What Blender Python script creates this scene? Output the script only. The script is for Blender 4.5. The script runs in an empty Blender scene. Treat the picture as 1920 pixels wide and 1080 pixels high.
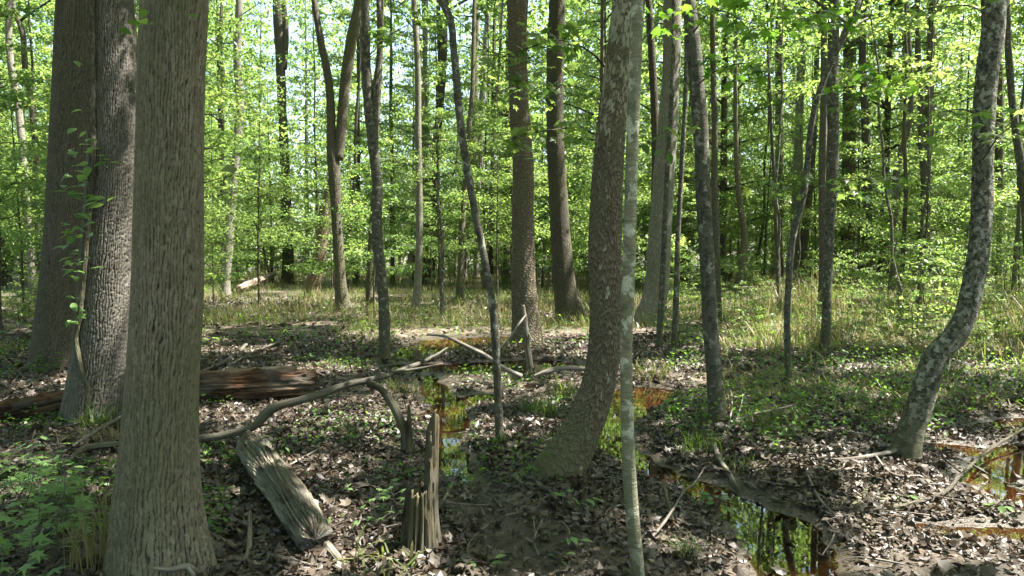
import bpy, math
import numpy as np
from mathutils import Vector, Quaternion

# ------------------------------------------------------------------ camera, world, sun, exposure
SC = bpy.context.scene
COL = SC.collection
F_PX = 1397.0; HORIZON = 470.0; CAM_Z = 1.6
PITCH = math.atan((540.0 - HORIZON) / F_PX)
cam_d = bpy.data.cameras.new("camera"); cam_d.sensor_width = 36.0; cam_d.lens = F_PX / 1920.0 * 36.0
cam_d.clip_start = 0.05; cam_d.clip_end = 2000.0
cam = bpy.data.objects.new("camera", cam_d); COL.objects.link(cam)
cam.location = (0, 0, CAM_Z); cam.rotation_euler = (math.pi / 2 - PITCH, 0, 0)
SC.camera = cam

SUN_DIR = Vector((0.56, 0.04, 1.0)).normalized()       # towards the sun
sun_elev = math.asin(SUN_DIR.z); sun_az = math.atan2(SUN_DIR.x, SUN_DIR.y)
w = bpy.data.worlds.new("World"); SC.world = w; w.use_nodes = True
nt = w.node_tree; nt.nodes.clear()
sky = nt.nodes.new("ShaderNodeTexSky"); sky.sky_type = 'NISHITA'; sky.sun_disc = False
sky.sun_elevation = sun_elev; sky.sun_rotation = sun_az; sky.air_density = 1.0; sky.dust_density = 2.0
bg = nt.nodes.new("ShaderNodeBackground"); bg.inputs["Strength"].default_value = 0.10
wo = nt.nodes.new("ShaderNodeOutputWorld")
nt.links.new(sky.outputs[0], bg.inputs[0]); nt.links.new(bg.outputs[0], wo.inputs[0])
sd = bpy.data.lights.new("sun", 'SUN'); sd.energy = 5.0; sd.angle = math.radians(0.53); sd.color = (1.0, 0.95, 0.86)
so = bpy.data.objects.new("sun", sd); COL.objects.link(so)
so.rotation_euler = (-SUN_DIR).to_track_quat('-Z', 'Y').to_euler()
SC.view_settings.view_transform = 'Standard'; SC.view_settings.look = 'None'
SC.view_settings.gamma = 1.0; SC.view_settings.exposure = 2.6
try:
    SC.view_settings.use_curve_mapping = False
except Exception:
    pass
cy = SC.cycles
cy.max_bounces = 6; cy.diffuse_bounces = 4; cy.glossy_bounces = 2; cy.transmission_bounces = 4
cy.transparent_max_bounces = 6; cy.caustics_reflective = False; cy.caustics_refractive = False
cy.sample_clamp_indirect = 4.0; cy.use_denoising = True
cy.use_adaptive_sampling = True; cy.adaptive_threshold = 0.02

# ------------------------------------------------------------------ numeric helpers
RNG = np.random.default_rng(11)
_perm = np.random.default_rng(3).random((256, 256))

def vnoise(x, y):
    x = np.asarray(x, float); y = np.asarray(y, float)
    xi = np.floor(x).astype(int); yi = np.floor(y).astype(int)
    fx = x - xi; fy = y - yi
    fx = fx * fx * (3 - 2 * fx); fy = fy * fy * (3 - 2 * fy)
    a = _perm[xi & 255, yi & 255]; b = _perm[(xi + 1) & 255, yi & 255]
    c = _perm[xi & 255, (yi + 1) & 255]; d = _perm[(xi + 1) & 255, (yi + 1) & 255]
    return (a * (1 - fx) + b * fx) * (1 - fy) + (c * (1 - fx) + d * fx) * fy

def fbm(x, y, o=4):
    s = 0; a = 0.5
    for k in range(o):
        s = s + a * vnoise(np.asarray(x) * 2 ** k + 17.3 * k, np.asarray(y) * 2 ** k - 9.1 * k); a *= 0.5
    return s

def sstep(a, b, x):
    t = np.clip((x - a) / (b - a), 0, 1); return t * t * (3 - 2 * t)

CP, SP = math.cos(PITCH), math.sin(PITCH)

def ray(px, py):
    u = (px - 960.0) / F_PX; v = (540.0 - py) / F_PX
    return np.array([u, CP + v * SP, -SP + v * CP])

def at(px, py, D):
    """the point seen at pixel (px, py) of the 1920x1080 photograph, D metres away along the ground"""
    d = ray(px, py); return np.array([0, 0, CAM_Z]) + d * (D / d[1])

def on_plane(px, py, z=0.0):
    d = ray(px, py); return np.array([0, 0, CAM_Z]) + d * ((z - CAM_Z) / d[2])

def to_px(p):
    x, y, z = p[..., 0], p[..., 1], p[..., 2] - CAM_Z
    dep = y * CP - z * SP; up = y * SP + z * CP
    return 960 + F_PX * x / dep, 540 - F_PX * up / dep

# ------------------------------------------------------------------ the lie of the land
WATER = -0.085
# strokes in photograph pixels (on the water level) with a half width in metres
STROKES = [
    ([(1185, 868), (1270, 900), (1340, 930), (1410, 975), (1465, 1030), (1500, 1085), (1520, 1180)], [.09, .11, .14, .18, .21, .21, .2]),
    ([(1400, 950), (1480, 985), (1530, 1030)], [.10, .12, .1]),
    ([(1215, 738), (1185, 750), (1160, 785), (1140, 815), (1165, 850), (1200, 868)], [.42, .34, .22, .18, .12, .10]),
    ([(1110, 692), (1010, 686), (900, 692), (840, 690), (770, 690), (730, 692)], [.15, .62, .62, .34, .42, .15]),
    ([(930, 638), (860, 643), (805, 652), (765, 672)], [.6, .8, .5, .3]),
    ([(800, 706), (830, 755), (850, 785), (838, 830), (852, 870), (868, 898)], [.1, .2, .16, .09, .11, .06]),
    ([(905, 745), (850, 760), (800, 782)], [.18, .22, .12]),
    ([(1960, 850), (1880, 880), (1840, 905), (1900, 930), (1980, 950)], [.3, .2, .14, .2, .24]),
    ([(1735, 835), (1790, 842), (1850, 850)], [.12, .16, .12]),
    ([(1760, 995), (1840, 1000), (1930, 1005), (2000, 1010)], [.08, .11, .14, .16]),
    ([(1850, 800), (1920, 790)], [.14, .16]),
]
SEGS = []
for pts, rr in STROKES:
    P = [on_plane(px, py, WATER)[:2] for px, py in pts]
    for i in range(len(P) - 1):
        SEGS.append((P[i], P[i + 1], rr[i], rr[i + 1]))
MUDS = []
for pts, rr in [([(875, 880), (900, 930), (960, 985), (1040, 1040), (1100, 1120)], [.12, .2, .24, .3, .35]),
                ([(1350, 880), (1440, 930), (1500, 960)], [.12, .15, .1]),
                ([(780, 720), (850, 700), (930, 715)], [.3, .3, .3]),
                ([(1640, 1040), (1760, 1060), (1900, 1080)], [.15, .2, .25])]:
    P = [on_plane(px, py, 0)[:2] for px, py in pts]
    for i in range(len(P) - 1):
        MUDS.append((P[i], P[i + 1], rr[i], rr[i + 1]))

RUST = []
for pts, rr in [([(890, 692), (1050, 684)], .6), ([(1215, 885), (1330, 922)], .22), ([(1165, 765), (1230, 735)], .4), ([(1735, 838), (1800, 842)], .22),
                ([(835, 748), (860, 772)], .16), ([(1750, 998), (1850, 1003)], .12), ([(840, 636), (910, 634)], .5), ([(1850, 905), (1930, 920)], .15)]:
    P = [on_plane(px, py, WATER)[:2] for px, py in pts]; RUST.append((P[0], P[1], rr, rr))

def seg_dist(x, y, segs):
    best = np.full(np.shape(x), 1e3)
    for a, b, ra, rb in segs:
        d = b - a; L = d @ d + 1e-9
        t = np.clip(((x - a[0]) * d[0] + (y - a[1]) * d[1]) / L, 0, 1)
        dd = np.hypot(x - a[0] - t * d[0], y - a[1] - t * d[1]) - (ra + t * (rb - ra))
        best = np.minimum(best, dd)
    return best

def water_dist(x, y):
    return seg_dist(x, y, SEGS) + 0.16 * (fbm(x * 4.0, y * 4.0, 3) - 0.45)

def hgt(x, y):
    x = np.asarray(x, float); y = np.asarray(y, float)
    base = 0.12 * (fbm(x * 0.55 + 40, y * 0.55 + 7, 3) - 0.45) + 0.05 * (fbm(x * 2.7, y * 2.7, 3) - 0.45)
    r = np.hypot(x, y)
    base = base + 0.9 * sstep(14, 60, r) * (fbm(x * 0.06 + 3, y * 0.06 + 9, 2) - 0.42)
    base = base + 0.05 * sstep(3.5, 7, x) * sstep(4, 10, y)
    base = np.maximum(base, WATER + 0.035)
    d = water_dist(x, y)
    bank = WATER + np.where(d > 0, 0.014 * sstep(0, .1, d) + d * 0.07 + .16 * np.maximum(d - .4, 0), np.maximum(d * 0.6, -0.07))
    rip = .016 * (fbm(x * 9, y * 9, 3) - .45) * sstep(-.02, .08, d) * (r < 14)
    return np.minimum(base, bank) + rip

def G(px, py):
    """where the sight line of a pixel meets the ground"""
    z = 0.0
    for _ in range(12):
        p = on_plane(px, py, z); z = 0.5 * z + 0.5 * float(hgt(p[0], p[1]))
    p = on_plane(px, py, z); p[2] = float(hgt(p[0], p[1])); return p

# chosen sun spots on ground, trunks and plants; canopy gaps are shaped to light them
FLECKS = [(640, 775, .75), (500, 790, .55), (730, 800, .6), (850, 775, .5), (960, 805, .5), (1085, 655, .7), (1400, 650, .9), (1690, 640, .9), (1480, 850, .5), (1120, 640, .5), (700, 1010, .35), (860, 1000, .25), (1130, 960, .35), (1330, 1050, .35), (560, 1050, .3), (430, 960, .3), (1010, 930, .25), (1240, 880, .35), (1650, 1000, .5), (1560, 940, .45), (640, 900, .4), (930, 870, .3), (620, 690, .6), (300, 640, .8), (1560, 870, .4), (1620, 690, .6), (560, 840, .25), (480, 870, .2),
          (1750, 840, .45), (1790, 930, .5), (1900, 1050, .45), (1900, 700, .6), (560, 560, 1.8), (680, 572, 1.4), (880, 600, 1.3), (150, 705, .6), (90, 745, .4),
          (420, 780, .6), (1560, 600, 1.2), (1180, 620, .7), (1300, 570, 1.6), (1480, 560, 1.6), (1000, 560, 1.5), (470, 545, 2.0), (1650, 560, 1.6), (1820, 620, .8), (300, 560, 1.6)]
FL = [(G(a, b)[:2], r) for a, b, r in FLECKS]
for fx, fy in ((248, 190), (244, 280), (238, 380), (236, 480), (238, 580)):
    q = at(fx, fy, 6.85); FL.append(((q - np.array([*SUN_DIR]) * (q[2] / SUN_DIR.z))[:2], .3))
FL.append(((at(1172, 90, 5.4) - np.array([*SUN_DIR]) * (at(1172, 90, 5.4)[2] / SUN_DIR.z))[:2], .2))
for fx, fy, fd, fr in ((985, 230, 4.9, .45), (1040, 110, 4.9, .35), (40, 950, 4.3, .7), (110, 900, 4.9, .5), (1600, 335, 7.0, .4), (740, 930, 4.1, .3), (1185, 850, 3.4, .15)):
    q = at(fx, fy, fd); FL.append(((q - np.array([*SUN_DIR]) * (q[2] / SUN_DIR.z))[:2], fr))
SHADE = [((G(a, b)[:2]), r) for a, b, r in ((980, 1010, .35), (1440, 990, .35), (250, 1000, .4))]  # spots kept in shade by leaves forced into the canopy above
for fx, fy, fd, fr in [(320, y, 3.5, .38) for y in (20, 140, 260, 380, 500, 620, 740, 860)] + [(1120, y, 4.95, .3) for y in (480, 580, 680, 780)] + [(130, y, 9.4, .4) for y in (60, 240, 420)]:
    q = at(fx, fy, fd); SHADE.append(((q - np.array([*SUN_DIR]) * (q[2] / SUN_DIR.z))[:2], fr))
FLX = np.array([c[0] for c, r in FL]); FLY = np.array([c[1] for c, r in FL]); FLR = np.array([r for c, r in FL])

def blocks(x, y, z, rad):
    """how many sun spots a crown of that radius at (x, y, z) would shade"""
    gx_, gy_ = x - z * SUN_DIR.x / SUN_DIR.z, y - z * SUN_DIR.y / SUN_DIR.z
    return int((np.hypot(FLX - gx_, FLY - gy_) < FLR * .8 + rad).sum())

# ------------------------------------------------------------------ mesh and object helpers
def build_mesh(name, V, F, mat, uv=None, attrs=None, smooth=True):
    me = bpy.data.meshes.new(name)
    V = np.ascontiguousarray(V, np.float32)
    if not isinstance(F, (list, tuple)): F = [F]
    F = [np.asarray(f, np.int32) for f in F if len(f)]
    loops = np.concatenate([f.ravel() for f in F]); sizes = np.concatenate([np.full(len(f), f.shape[1], np.int32) for f in F])
    starts = np.concatenate([[0], np.cumsum(sizes)[:-1]]).astype(np.int32)
    me.vertices.add(len(V)); me.vertices.foreach_set("co", V.ravel())
    me.loops.add(len(loops)); me.loops.foreach_set("vertex_index", loops)
    me.polygons.add(len(sizes)); me.polygons.foreach_set("loop_start", starts)
    me.polygons.foreach_set("use_smooth", np.full(len(sizes), smooth))
    me.update(calc_edges=True)
    if uv is not None:
        l = me.uv_layers.new(name="UVMap"); l.data.foreach_set("uv", np.asarray(uv, np.float32)[loops].ravel())
    for k, a in (attrs or {}).items():
        at_ = me.attributes.new(k, 'FLOAT', 'POINT'); at_.data.foreach_set("value", np.asarray(a, np.float32))
    me.materials.append(mat)
    return me

def obj(name, me, parent=None, loc=None):
    o = bpy.data.objects.new(name, me); COL.objects.link(o)
    if parent is not None: o.parent = parent
    if loc is not None: o.location = loc
    return o

def tag(o, label=None, cat=None, group=None, kind=None):
    if label: o["label"] = label
    if cat: o["category"] = cat
    if group: o["group"] = group
    if kind: o["kind"] = kind
    return o

def empty(name, loc, label, cat, group=None):
    o = bpy.data.objects.new(name, None); COL.objects.link(o); o.location = tuple(map(float, loc))
    o.empty_display_size = 0.2
    return tag(o, label, cat, group)

class Bag:
    """collects pieces of ONE mesh"""
    def __init__(s): s.V = []; s.F = {}; s.uv = []; s.t = []; s.n = 0
    def add(s, V, F, uv=None, tint=0.5):
        if not isinstance(F, (list, tuple)): F = [F]
        for f in F:
            f = np.asarray(f)
            if len(f): s.F.setdefault(f.shape[1], []).append(f + s.n)
        s.V.append(np.asarray(V)); s.n += len(V)
        s.uv.append(np.zeros((len(V), 2)) if uv is None else uv)
        s.t.append(np.broadcast_to(np.asarray(tint, float), (len(V),)))
    def mesh(s, name, mat, origin=None, smooth=True):
        V = np.concatenate(s.V)
        if origin is not None: V = V - np.asarray(origin)
        return build_mesh(name, V, [np.concatenate(f) for f in s.F.values()], mat, np.concatenate(s.uv), {"tint": np.concatenate(s.t)}, smooth)

def spline(P, n):
    """resample a polyline (any columns) smoothly into n rows"""
    P = np.asarray(P, float); m = len(P)
    if m == 2:
        t = np.linspace(0, 1, n)[:, None]; return P[0] * (1 - t) + P[1] * t
    d = np.r_[0, np.cumsum(np.maximum(np.linalg.norm(np.diff(P[:, :3], axis=0), axis=1), 1e-6))]
    T = np.gradient(P, d, axis=0)
    s = np.linspace(0, d[-1], n); i = np.clip(np.searchsorted(d, s, side='right') - 1, 0, m - 2)
    h = (d[i + 1] - d[i]); t = ((s - d[i]) / h)[:, None]; h = h[:, None]
    return ((2 * t**3 - 3 * t**2 + 1) * P[i] + (t**3 - 2 * t**2 + t) * h * T[i] + (-2 * t**3 + 3 * t**2) * P[i + 1] + (t**3 - t**2) * h * T[i + 1])

def frames(P):
    T = np.gradient(P, axis=0); T /= np.linalg.norm(T, axis=1, keepdims=True) + 1e-12
    A = np.zeros_like(P); ref = np.array([0., 1, 0]) if abs(T[0, 1]) < .9 else np.array([1., 0, 0])
    a = ref - T[0] * (ref @ T[0]); a /= np.linalg.norm(a); A[0] = a
    for i in range(1, len(P)):
        a = A[i - 1] - T[i] * (A[i - 1] @ T[i]); A[i] = a / (np.linalg.norm(a) + 1e-12)
    return T, A, np.cross(T, A)

def tube(P, r, seg=8, disp=None, cap=True):
    """V, faces, uv of a tube along P with radii r; disp(theta, length) is added to the radius; uv in metres, seam away from the camera"""
    P = np.asarray(P, float); r = np.asarray(r, float); n = len(P)
    T, A, B = frames(P)
    th = np.linspace(0, 2 * np.pi, seg + 1)
    s = np.r_[0, np.cumsum(np.linalg.norm(np.diff(P, axis=0), axis=1))]
    R = np.repeat(r[:, None], seg + 1, 1)
    if disp is not None: R = R + disp(np.repeat(th[None], n, 0), np.repeat(s[:, None], seg + 1, 1), R)
    R[:, -1] = R[:, 0]
    V = P[:, None] + R[..., None] * (np.cos(th)[None, :, None] * A[:, None] + np.sin(th)[None, :, None] * B[:, None])
    uv = np.stack([np.repeat(th[None], n, 0) * np.mean(r), np.repeat(s[:, None], seg + 1, 1)], -1)
    idx = np.arange(n * (seg + 1)).reshape(n, seg + 1)
    Q = np.stack([idx[:-1, :-1], idx[:-1, 1:], idx[1:, 1:], idx[1:, :-1]], -1).reshape(-1, 4)
    V = V.reshape(-1, 3); uv = uv.reshape(-1, 2); F = [Q]
    if cap:
        k = len(V); V = np.r_[V, [P[0] - T[0] * r[0] * .15, P[-1] + T[-1] * r[-1] * .3]]
        uv = np.r_[uv, [[0, 0], [0, s[-1]]]]
        F.append(np.r_[np.stack([np.full(seg, k), idx[0, 1:], idx[0, :-1]], -1), np.stack([np.full(seg, k + 1), idx[-1, :-1], idx[-1, 1:]], -1)])
    return V, F, uv

# leaf shapes: x along the leaf, y across, z up
def leaf_simple():
    return np.array([[0, 0, 0], [.42, .27, .06], [1, 0, -.06], [.42, -.27, .06]]), np.array([[0, 2, 1], [0, 3, 2]])

def leaf_oval():
    V = [[0, 0, 0], [.22, .22, .05], [.52, .27, .07], [.8, .15, .02], [1, 0, -.08], [.8, -.15, .02], [.52, -.27, .07], [.22, -.22, .05], [.3, 0, 0], [.65, 0, .0]]
    F = [[0, 8, 1], [1, 8, 2], [8, 9, 2], [2, 9, 3], [9, 4, 3], [9, 5, 4], [9, 6, 5], [8, 6, 9], [8, 7, 6], [0, 7, 8]]
    return np.array(V), np.array(F)

def leaf_lobed(lobes=5, depth=.45):
    pts = [[0, 0, 0]]; a0 = np.linspace(-2.1, 2.1, lobes * 2 - 1)
    for i, a in enumerate(a0):
        rr = (0.62 if abs(a) > 1.6 else .85 if abs(a) > .6 else 1.0) if i % 2 == 0 else .62 - depth * .45
        pts.append([.38 + .62 * rr * math.cos(a), .66 * rr * math.sin(a), -.10 * rr * rr + .03])
    V = np.array(pts + [[.38, 0, .06]]); c = len(V) - 1; n = len(pts)
    F = [[c, i, (i + 1) % n] for i in range(n)]
    return V, np.array(F)

def place(tmpl, P, yaw, tilt, roll, S, zs=None, tint=None):
    """copies of a leaf shape as one array of vertices and faces"""
    V0, F0 = tmpl; n = len(P); m = len(V0)
    cy_, sy_ = np.cos(yaw), np.sin(yaw); ct, st = np.cos(tilt), np.sin(tilt)
    A = np.stack([cy_ * ct, sy_ * ct, st], -1)                  # leaf axis, tilted up or down
    H = np.stack([-sy_, cy_, np.zeros(n)], -1); N0 = np.cross(A, H)
    cr, sr = np.cos(roll)[:, None], np.sin(roll)[:, None]
    B = H * cr + N0 * sr; N = np.cross(A, B)
    z = V0[:, 2][None, :] * (np.ones(n) if zs is None else zs)[:, None]
    V = P[:, None] + S[:, None, None] * (V0[None, :, 0:1] * A[:, None] + V0[None, :, 1:2] * B[:, None] + z[..., None] * N[:, None])
    F = F0[None] + (np.arange(n) * m)[:, None, None]
    t = np.repeat(RNG.random(n) if tint is None else tint, m)
    return V.reshape(-1, 3), F.reshape(-1, F0.shape[1]), t

# ------------------------------------------------------------------ materials
def new_mat(name):
    m = bpy.data.materials.new(name); m.use_nodes = True; n = m.node_tree; n.nodes.clear()
    return m, n, n.nodes, n.links

class NT:
    def __init__(s, n): s.n = n
    def node(s, kind, ins=None, **props):
        x = s.n.nodes.new(kind)
        for k, v in props.items(): setattr(x, k, v)
        for k, v in (ins or {}).items():
            if hasattr(v, "is_output") or hasattr(v, "links"): s.n.links.new(v, x.inputs[k])
            else: x.inputs[k].default_value = v
        return x
    def math(s, op, a, b=0.0, c=0.0, clamp=False):
        return s.node("ShaderNodeMath", {0: a, 1: b, 2: c}, operation=op, use_clamp=clamp).outputs[0]
    def vmath(s, op, a, b=(0, 0, 0)):
        return s.node("ShaderNodeVectorMath", {0: a, 1: b}, operation=op).outputs[0]
    def noise(s, vec, scale, detail=3.0, rough=.55):
        return s.node("ShaderNodeTexNoise", {"Vector": vec, "Scale": scale, "Detail": detail, "Roughness": rough}).outputs[0]
    def ramp(s, fac, stops, interp='LINEAR'):
        x = s.n.nodes.new("ShaderNodeValToRGB"); r = x.color_ramp; r.interpolation = interp
        while len(r.elements) < len(stops): r.elements.new(0.5)
        for e, (p, c) in zip(r.elements, stops):
            e.position = p; e.color = (*c, 1) if len(c) == 3 else c
        s.n.links.new(fac, x.inputs[0]); return x.outputs[0]
    def mix(s, fac, a, b, blend='MIX'):
        x = s.n.nodes.new("ShaderNodeMix"); x.data_type = 'RGBA'; x.blend_type = blend
        for k, v in ((0, fac), (6, a), (7, b)):
            if hasattr(v, "links"): s.n.links.new(v, x.inputs[k])
            else: x.inputs[k].default_value = (*v, 1) if isinstance(v, tuple) and len(v) == 3 else v
        return x.outputs[2]
    def srange(s, v, a, b):
        return s.node("ShaderNodeMapRange", {0: v, 1: a, 2: b, 3: 0.0, 4: 1.0}, interpolation_type='SMOOTHSTEP').outputs[0]
    def out(s, sh, disp=None):
        o = s.n.nodes.new("ShaderNodeOutputMaterial"); s.n.links.new(sh, o.inputs[0])

def principled(T, col, rough, spec=.3, normal=None):
    ins = {"Base Color": col, "Roughness": rough, "Specular IOR Level": spec}
    if normal is not None: ins["Normal"] = normal
    return T.node("ShaderNodeBsdfPrincipled", ins).outputs[0]

def uv_vec(T):
    """bark coordinates in metres, shifted for every object"""
    uv = T.node("ShaderNodeUVMap").outputs[0]
    rnd = T.node("ShaderNodeObjectInfo").outputs["Random"]
    z = T.math('MULTIPLY', rnd, 37.0)
    return T.vmath('ADD', uv, T.node("ShaderNodeCombineXYZ", {2: z}).outputs[0]), uv, rnd

def bark_ridged(name, furrow, ridge, moss=(.10, .11, .045), cell=(45, 10), bump=.7, mossy=.45, dist=.012):
    m, n, _, _ = new_mat(name); T = NT(n)
    vec, uv, rnd = uv_vec(T)
    warp = T.node("ShaderNodeTexNoise", {"Vector": vec, "Scale": 9.0, "Detail": 3.0}).outputs["Color"]
    v2 = T.vmath('ADD', vec, T.vmath('MULTIPLY', T.vmath('SUBTRACT', warp, (.5, .5, .5)), (.045, .10, 0)))
    v3 = T.vmath('MULTIPLY', v2, (cell[0], cell[1], 1))
    vo = T.node("ShaderNodeTexVoronoi", {"Vector": v3, "Scale": 1.0}, feature='DISTANCE_TO_EDGE').outputs["Distance"]
    h = T.srange(vo, .02, .42)
    fine = T.noise(T.vmath('MULTIPLY', vec, (160, 60, 1)), 1.0, 3)
    big = T.noise(T.vmath('MULTIPLY', vec, (2.2, 1.1, 1)), 1.0, 3)
    col = T.mix(h, (*furrow, 1), (*ridge, 1))
    col = T.mix(T.srange(fine, .35, .75), col, T.mix(.5, col, (*[min(1, c * 1.9) for c in ridge], 1)))
    col = T.mix(T.math('MULTIPLY', T.srange(big, .42, .68), mossy), col, (*moss, 1))
    col = T.mix(.55, col, T.mix(rnd, (.8, .78, .76, 1), (1.15, 1.1, 1.0, 1)), 'MULTIPLY')
    hh = T.math('ADD', h, T.math('MULTIPLY', fine, .35))
    b = T.node("ShaderNodeBump", {"Strength": bump, "Distance": dist, "Height": hh}).outputs[0]
    T.out(principled(T, col, .9, .2, b)); return m

def bark_dense(name, furrow, ridge, moss, mossy=.5):
    """for the big trunks whose ridges are modelled: colour follows the modelled ridge height"""
    m, n, _, _ = new_mat(name); T = NT(n)
    vec, uv, rnd = uv_vec(T)
    h = T.node("ShaderNodeAttribute", attribute_name="ridge").outputs["Fac"]
    fine = T.noise(T.vmath('MULTIPLY', vec, (190, 90, 1)), 1.0, 4)
    spot = T.noise(T.vmath('MULTIPLY', vec, (60, 26, 1)), 1.0, 3)
    big = T.noise(T.vmath('MULTIPLY', vec, (3.0, 1.4, 1)), 1.0, 4)
    col = T.mix(T.srange(h, .05, .75), (*furrow, 1), (*ridge, 1))
    pl = T.node("ShaderNodeAttribute", attribute_name="plate").outputs["Fac"]
    col = T.mix(T.srange(h, .2, .6), col, T.mix(pl, T.mix(.45, col, (*[c * .55 for c in ridge], 1)), T.mix(.55, col, (*[c * 1.5 for c in ridge], 1))))
    col = T.mix(T.math('MULTIPLY', T.srange(spot, .5, .72), .7), col, (*[min(1, c * 1.75) for c in ridge], 1))
    col = T.mix(T.math('MULTIPLY', T.srange(big, .38, .66), mossy), col, (*moss, 1))
    col = T.mix(T.srange(fine, .3, .8), T.mix(.3, col, (0.02, .017, .012, 1)), col)
    b = T.node("ShaderNodeBump", {"Strength": .7, "Distance": .006, "Height": T.math('ADD', fine, spot)}).outputs[0]
    T.out(principled(T, col, .88, .25, b)); return m

def bark_lichen(name, base, pale, dark, s=1.0, pale_lo=.52, dark_lo=.52):
    m, n, _, _ = new_mat(name); T = NT(n)
    vec, uv, rnd = uv_vec(T)
    w_ = T.node("ShaderNodeTexNoise", {"Vector": vec, "Scale": 40.0, "Detail": 3.0}).outputs["Color"]
    v2 = T.vmath('ADD', vec, T.vmath('MULTIPLY', T.vmath('SUBTRACT', w_, (.5, .5, .5)), (.05, .05, 0)))
    p1 = T.noise(T.vmath('MULTIPLY', v2, (16 * s, 9 * s, 1)), 1.0, 3)
    p2 = T.noise(T.vmath('ADD', T.vmath('MULTIPLY', v2, (20 * s, 13 * s, 1)), (7, 3, 0)), 1.0, 4)
    fine = T.noise(T.vmath('MULTIPLY', vec, (150, 150, 1)), 1.0, 3)
    ring = T.noise(T.vmath('MULTIPLY', vec, (6, 90, 1)), 1.0, 2)
    col = T.mix(T.srange(ring, .35, .7), (*base, 1), (*[c * .72 for c in base], 1))
    col = T.mix(T.srange(p2, dark_lo, dark_lo + .13), col, (*dark, 1))
    col = T.mix(T.srange(p1, pale_lo, pale_lo + .09), col, (*pale, 1))
    vv = T.node("ShaderNodeSeparateXYZ", {0: uv}).outputs[1]
    low = T.srange(T.math('ADD', vv, T.math('MULTIPLY', p2, .9)), 1.5, .55)
    col = T.mix(T.math('MULTIPLY', low, .8), col, T.mix(fine, (.05, .048, .024, 1), (.12, .11, .062, 1)))
    col = T.mix(T.srange(fine, .3, .75), T.mix(.35, col, (.03, .028, .02, 1)), col)
    b = T.node("ShaderNodeBump", {"Strength": .8, "Distance": .006, "Height": T.math('ADD', fine, T.math('ADD', p1, ring))}).outputs[0]
    T.out(principled(T, col, .85, .25, b)); return m

def bark_flaky(name):
    m, n, _, _ = new_mat(name); T = NT(n)
    vec, uv, rnd = uv_vec(T)
    w_ = T.node("ShaderNodeTexNoise", {"Vector": vec, "Scale": 16.0, "Detail": 4.0}).outputs["Color"]
    v2 = T.vmath('ADD', vec, T.vmath('MULTIPLY', T.vmath('SUBTRACT', w_, (.5, .5, .5)), (.07, .09, 0)))
    cellr = T.node("ShaderNodeAttribute", attribute_name="plate").outputs["Fac"]
    ridge_ = T.node("ShaderNodeAttribute", attribute_name="ridge").outputs["Fac"]
    v = T.node("ShaderNodeSeparateXYZ", {0: uv}).outputs[1]
    up = T.srange(v, 1.5, 4.6)
    big = T.noise(T.vmath('MULTIPLY', vec, (7, 2.6, 1)), 1.0, 3)
    thr = T.math('ADD', T.math('MULTIPLY', up, 1.0), T.math('MULTIPLY', T.math('SUBTRACT', big, .5), 1.5))
    bare = T.math('LESS_THAN', cellr, T.math('SUBTRACT', thr, .12))
    scale_h = T.srange(ridge_, .1, .7)
    fine = T.noise(T.vmath('MULTIPLY', vec, (140, 70, 1)), 1.0, 4)
    flake = T.mix(scale_h, (.06, .047, .033, 1), (.15, .12, .085, 1))
    flake = T.mix(T.srange(big, .3, .6), T.mix(.6, flake, (.10, .10, .055, 1)), flake)
    flake = T.mix(T.math('MULTIPLY', T.srange(fine, .45, .75), .5), flake, (.19, .155, .115, 1))
    low = T.srange(v, 1.0, .2)
    flake = T.mix(T.math('MULTIPLY', low, .6), flake, (.10, .095, .045, 1))
    pale = T.mix(big, (.16, .165, .11, 1), (.31, .28, .21, 1))
    col = T.mix(bare, flake, pale)
    hgt_ = T.math('ADD', T.math('MULTIPLY', T.math('SUBTRACT', 1.0, bare), T.math('ADD', T.math('MULTIPLY', scale_h, .8), .3)), T.math('MULTIPLY', fine, .4))
    b = T.node("ShaderNodeBump", {"Strength": .9, "Distance": .014, "Height": hgt_}).outputs[0]
    T.out(principled(T, col, .85, .25, b)); return m

def wood_mat(name, c0, c1, c2, stretch=(70, 3.0), rough=.85, bump=.9):
    m, n, _, _ = new_mat(name); T = NT(n)
    vec, uv, rnd = uv_vec(T)
    g = T.noise(T.vmath('MULTIPLY', vec, (stretch[0], stretch[1], 1)), 1.0, 5, .65)
    b1 = T.noise(T.vmath('MULTIPLY', vec, (14, 2.0, 1)), 1.0, 4)
    col = T.ramp(g, [(.3, c0), (.5, c1), (.68, c2)])
    col = T.mix(T.srange(b1, .40, .62), col, T.mix(.85, col, (*c0, 1)))
    b2 = T.noise(T.vmath('MULTIPLY', vec, (5, 3.0, 1)), 1.0, 4)
    col = T.mix(T.math('MULTIPLY', T.srange(b2, .45, .65), .6), col, (*[sum(c2) / 3 * k for k in (.62, .58, .5)], 1))
    b = T.node("ShaderNodeBump", {"Strength": bump, "Distance": .012, "Height": T.math('ADD', g, b1)}).outputs[0]
    T.out(principled(T, col, rough, .2, b)); return m

def leaf_mat(name, stops, trans, tmix=.5, rough=.42, spec=.45):
    m, n, _, _ = new_mat(name); T = NT(n)
    t = T.node("ShaderNodeAttribute", attribute_name="tint").outputs["Fac"]
    rnd = T.node("ShaderNodeObjectInfo").outputs["Random"]
    f = T.math('ADD', T.math('MULTIPLY', t, .75), T.math('MULTIPLY', rnd, .25))
    col = T.ramp(f, stops)
    tc = T.ramp(f, trans)
    p = principled(T, col, rough, spec)
    tr = T.node("ShaderNodeBsdfTranslucent", {"Color": tc}).outputs[0]
    mx = T.node("ShaderNodeMixShader", {0: tmix, 1: p, 2: tr}).outputs[0]
    T.out(mx); return m

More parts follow.
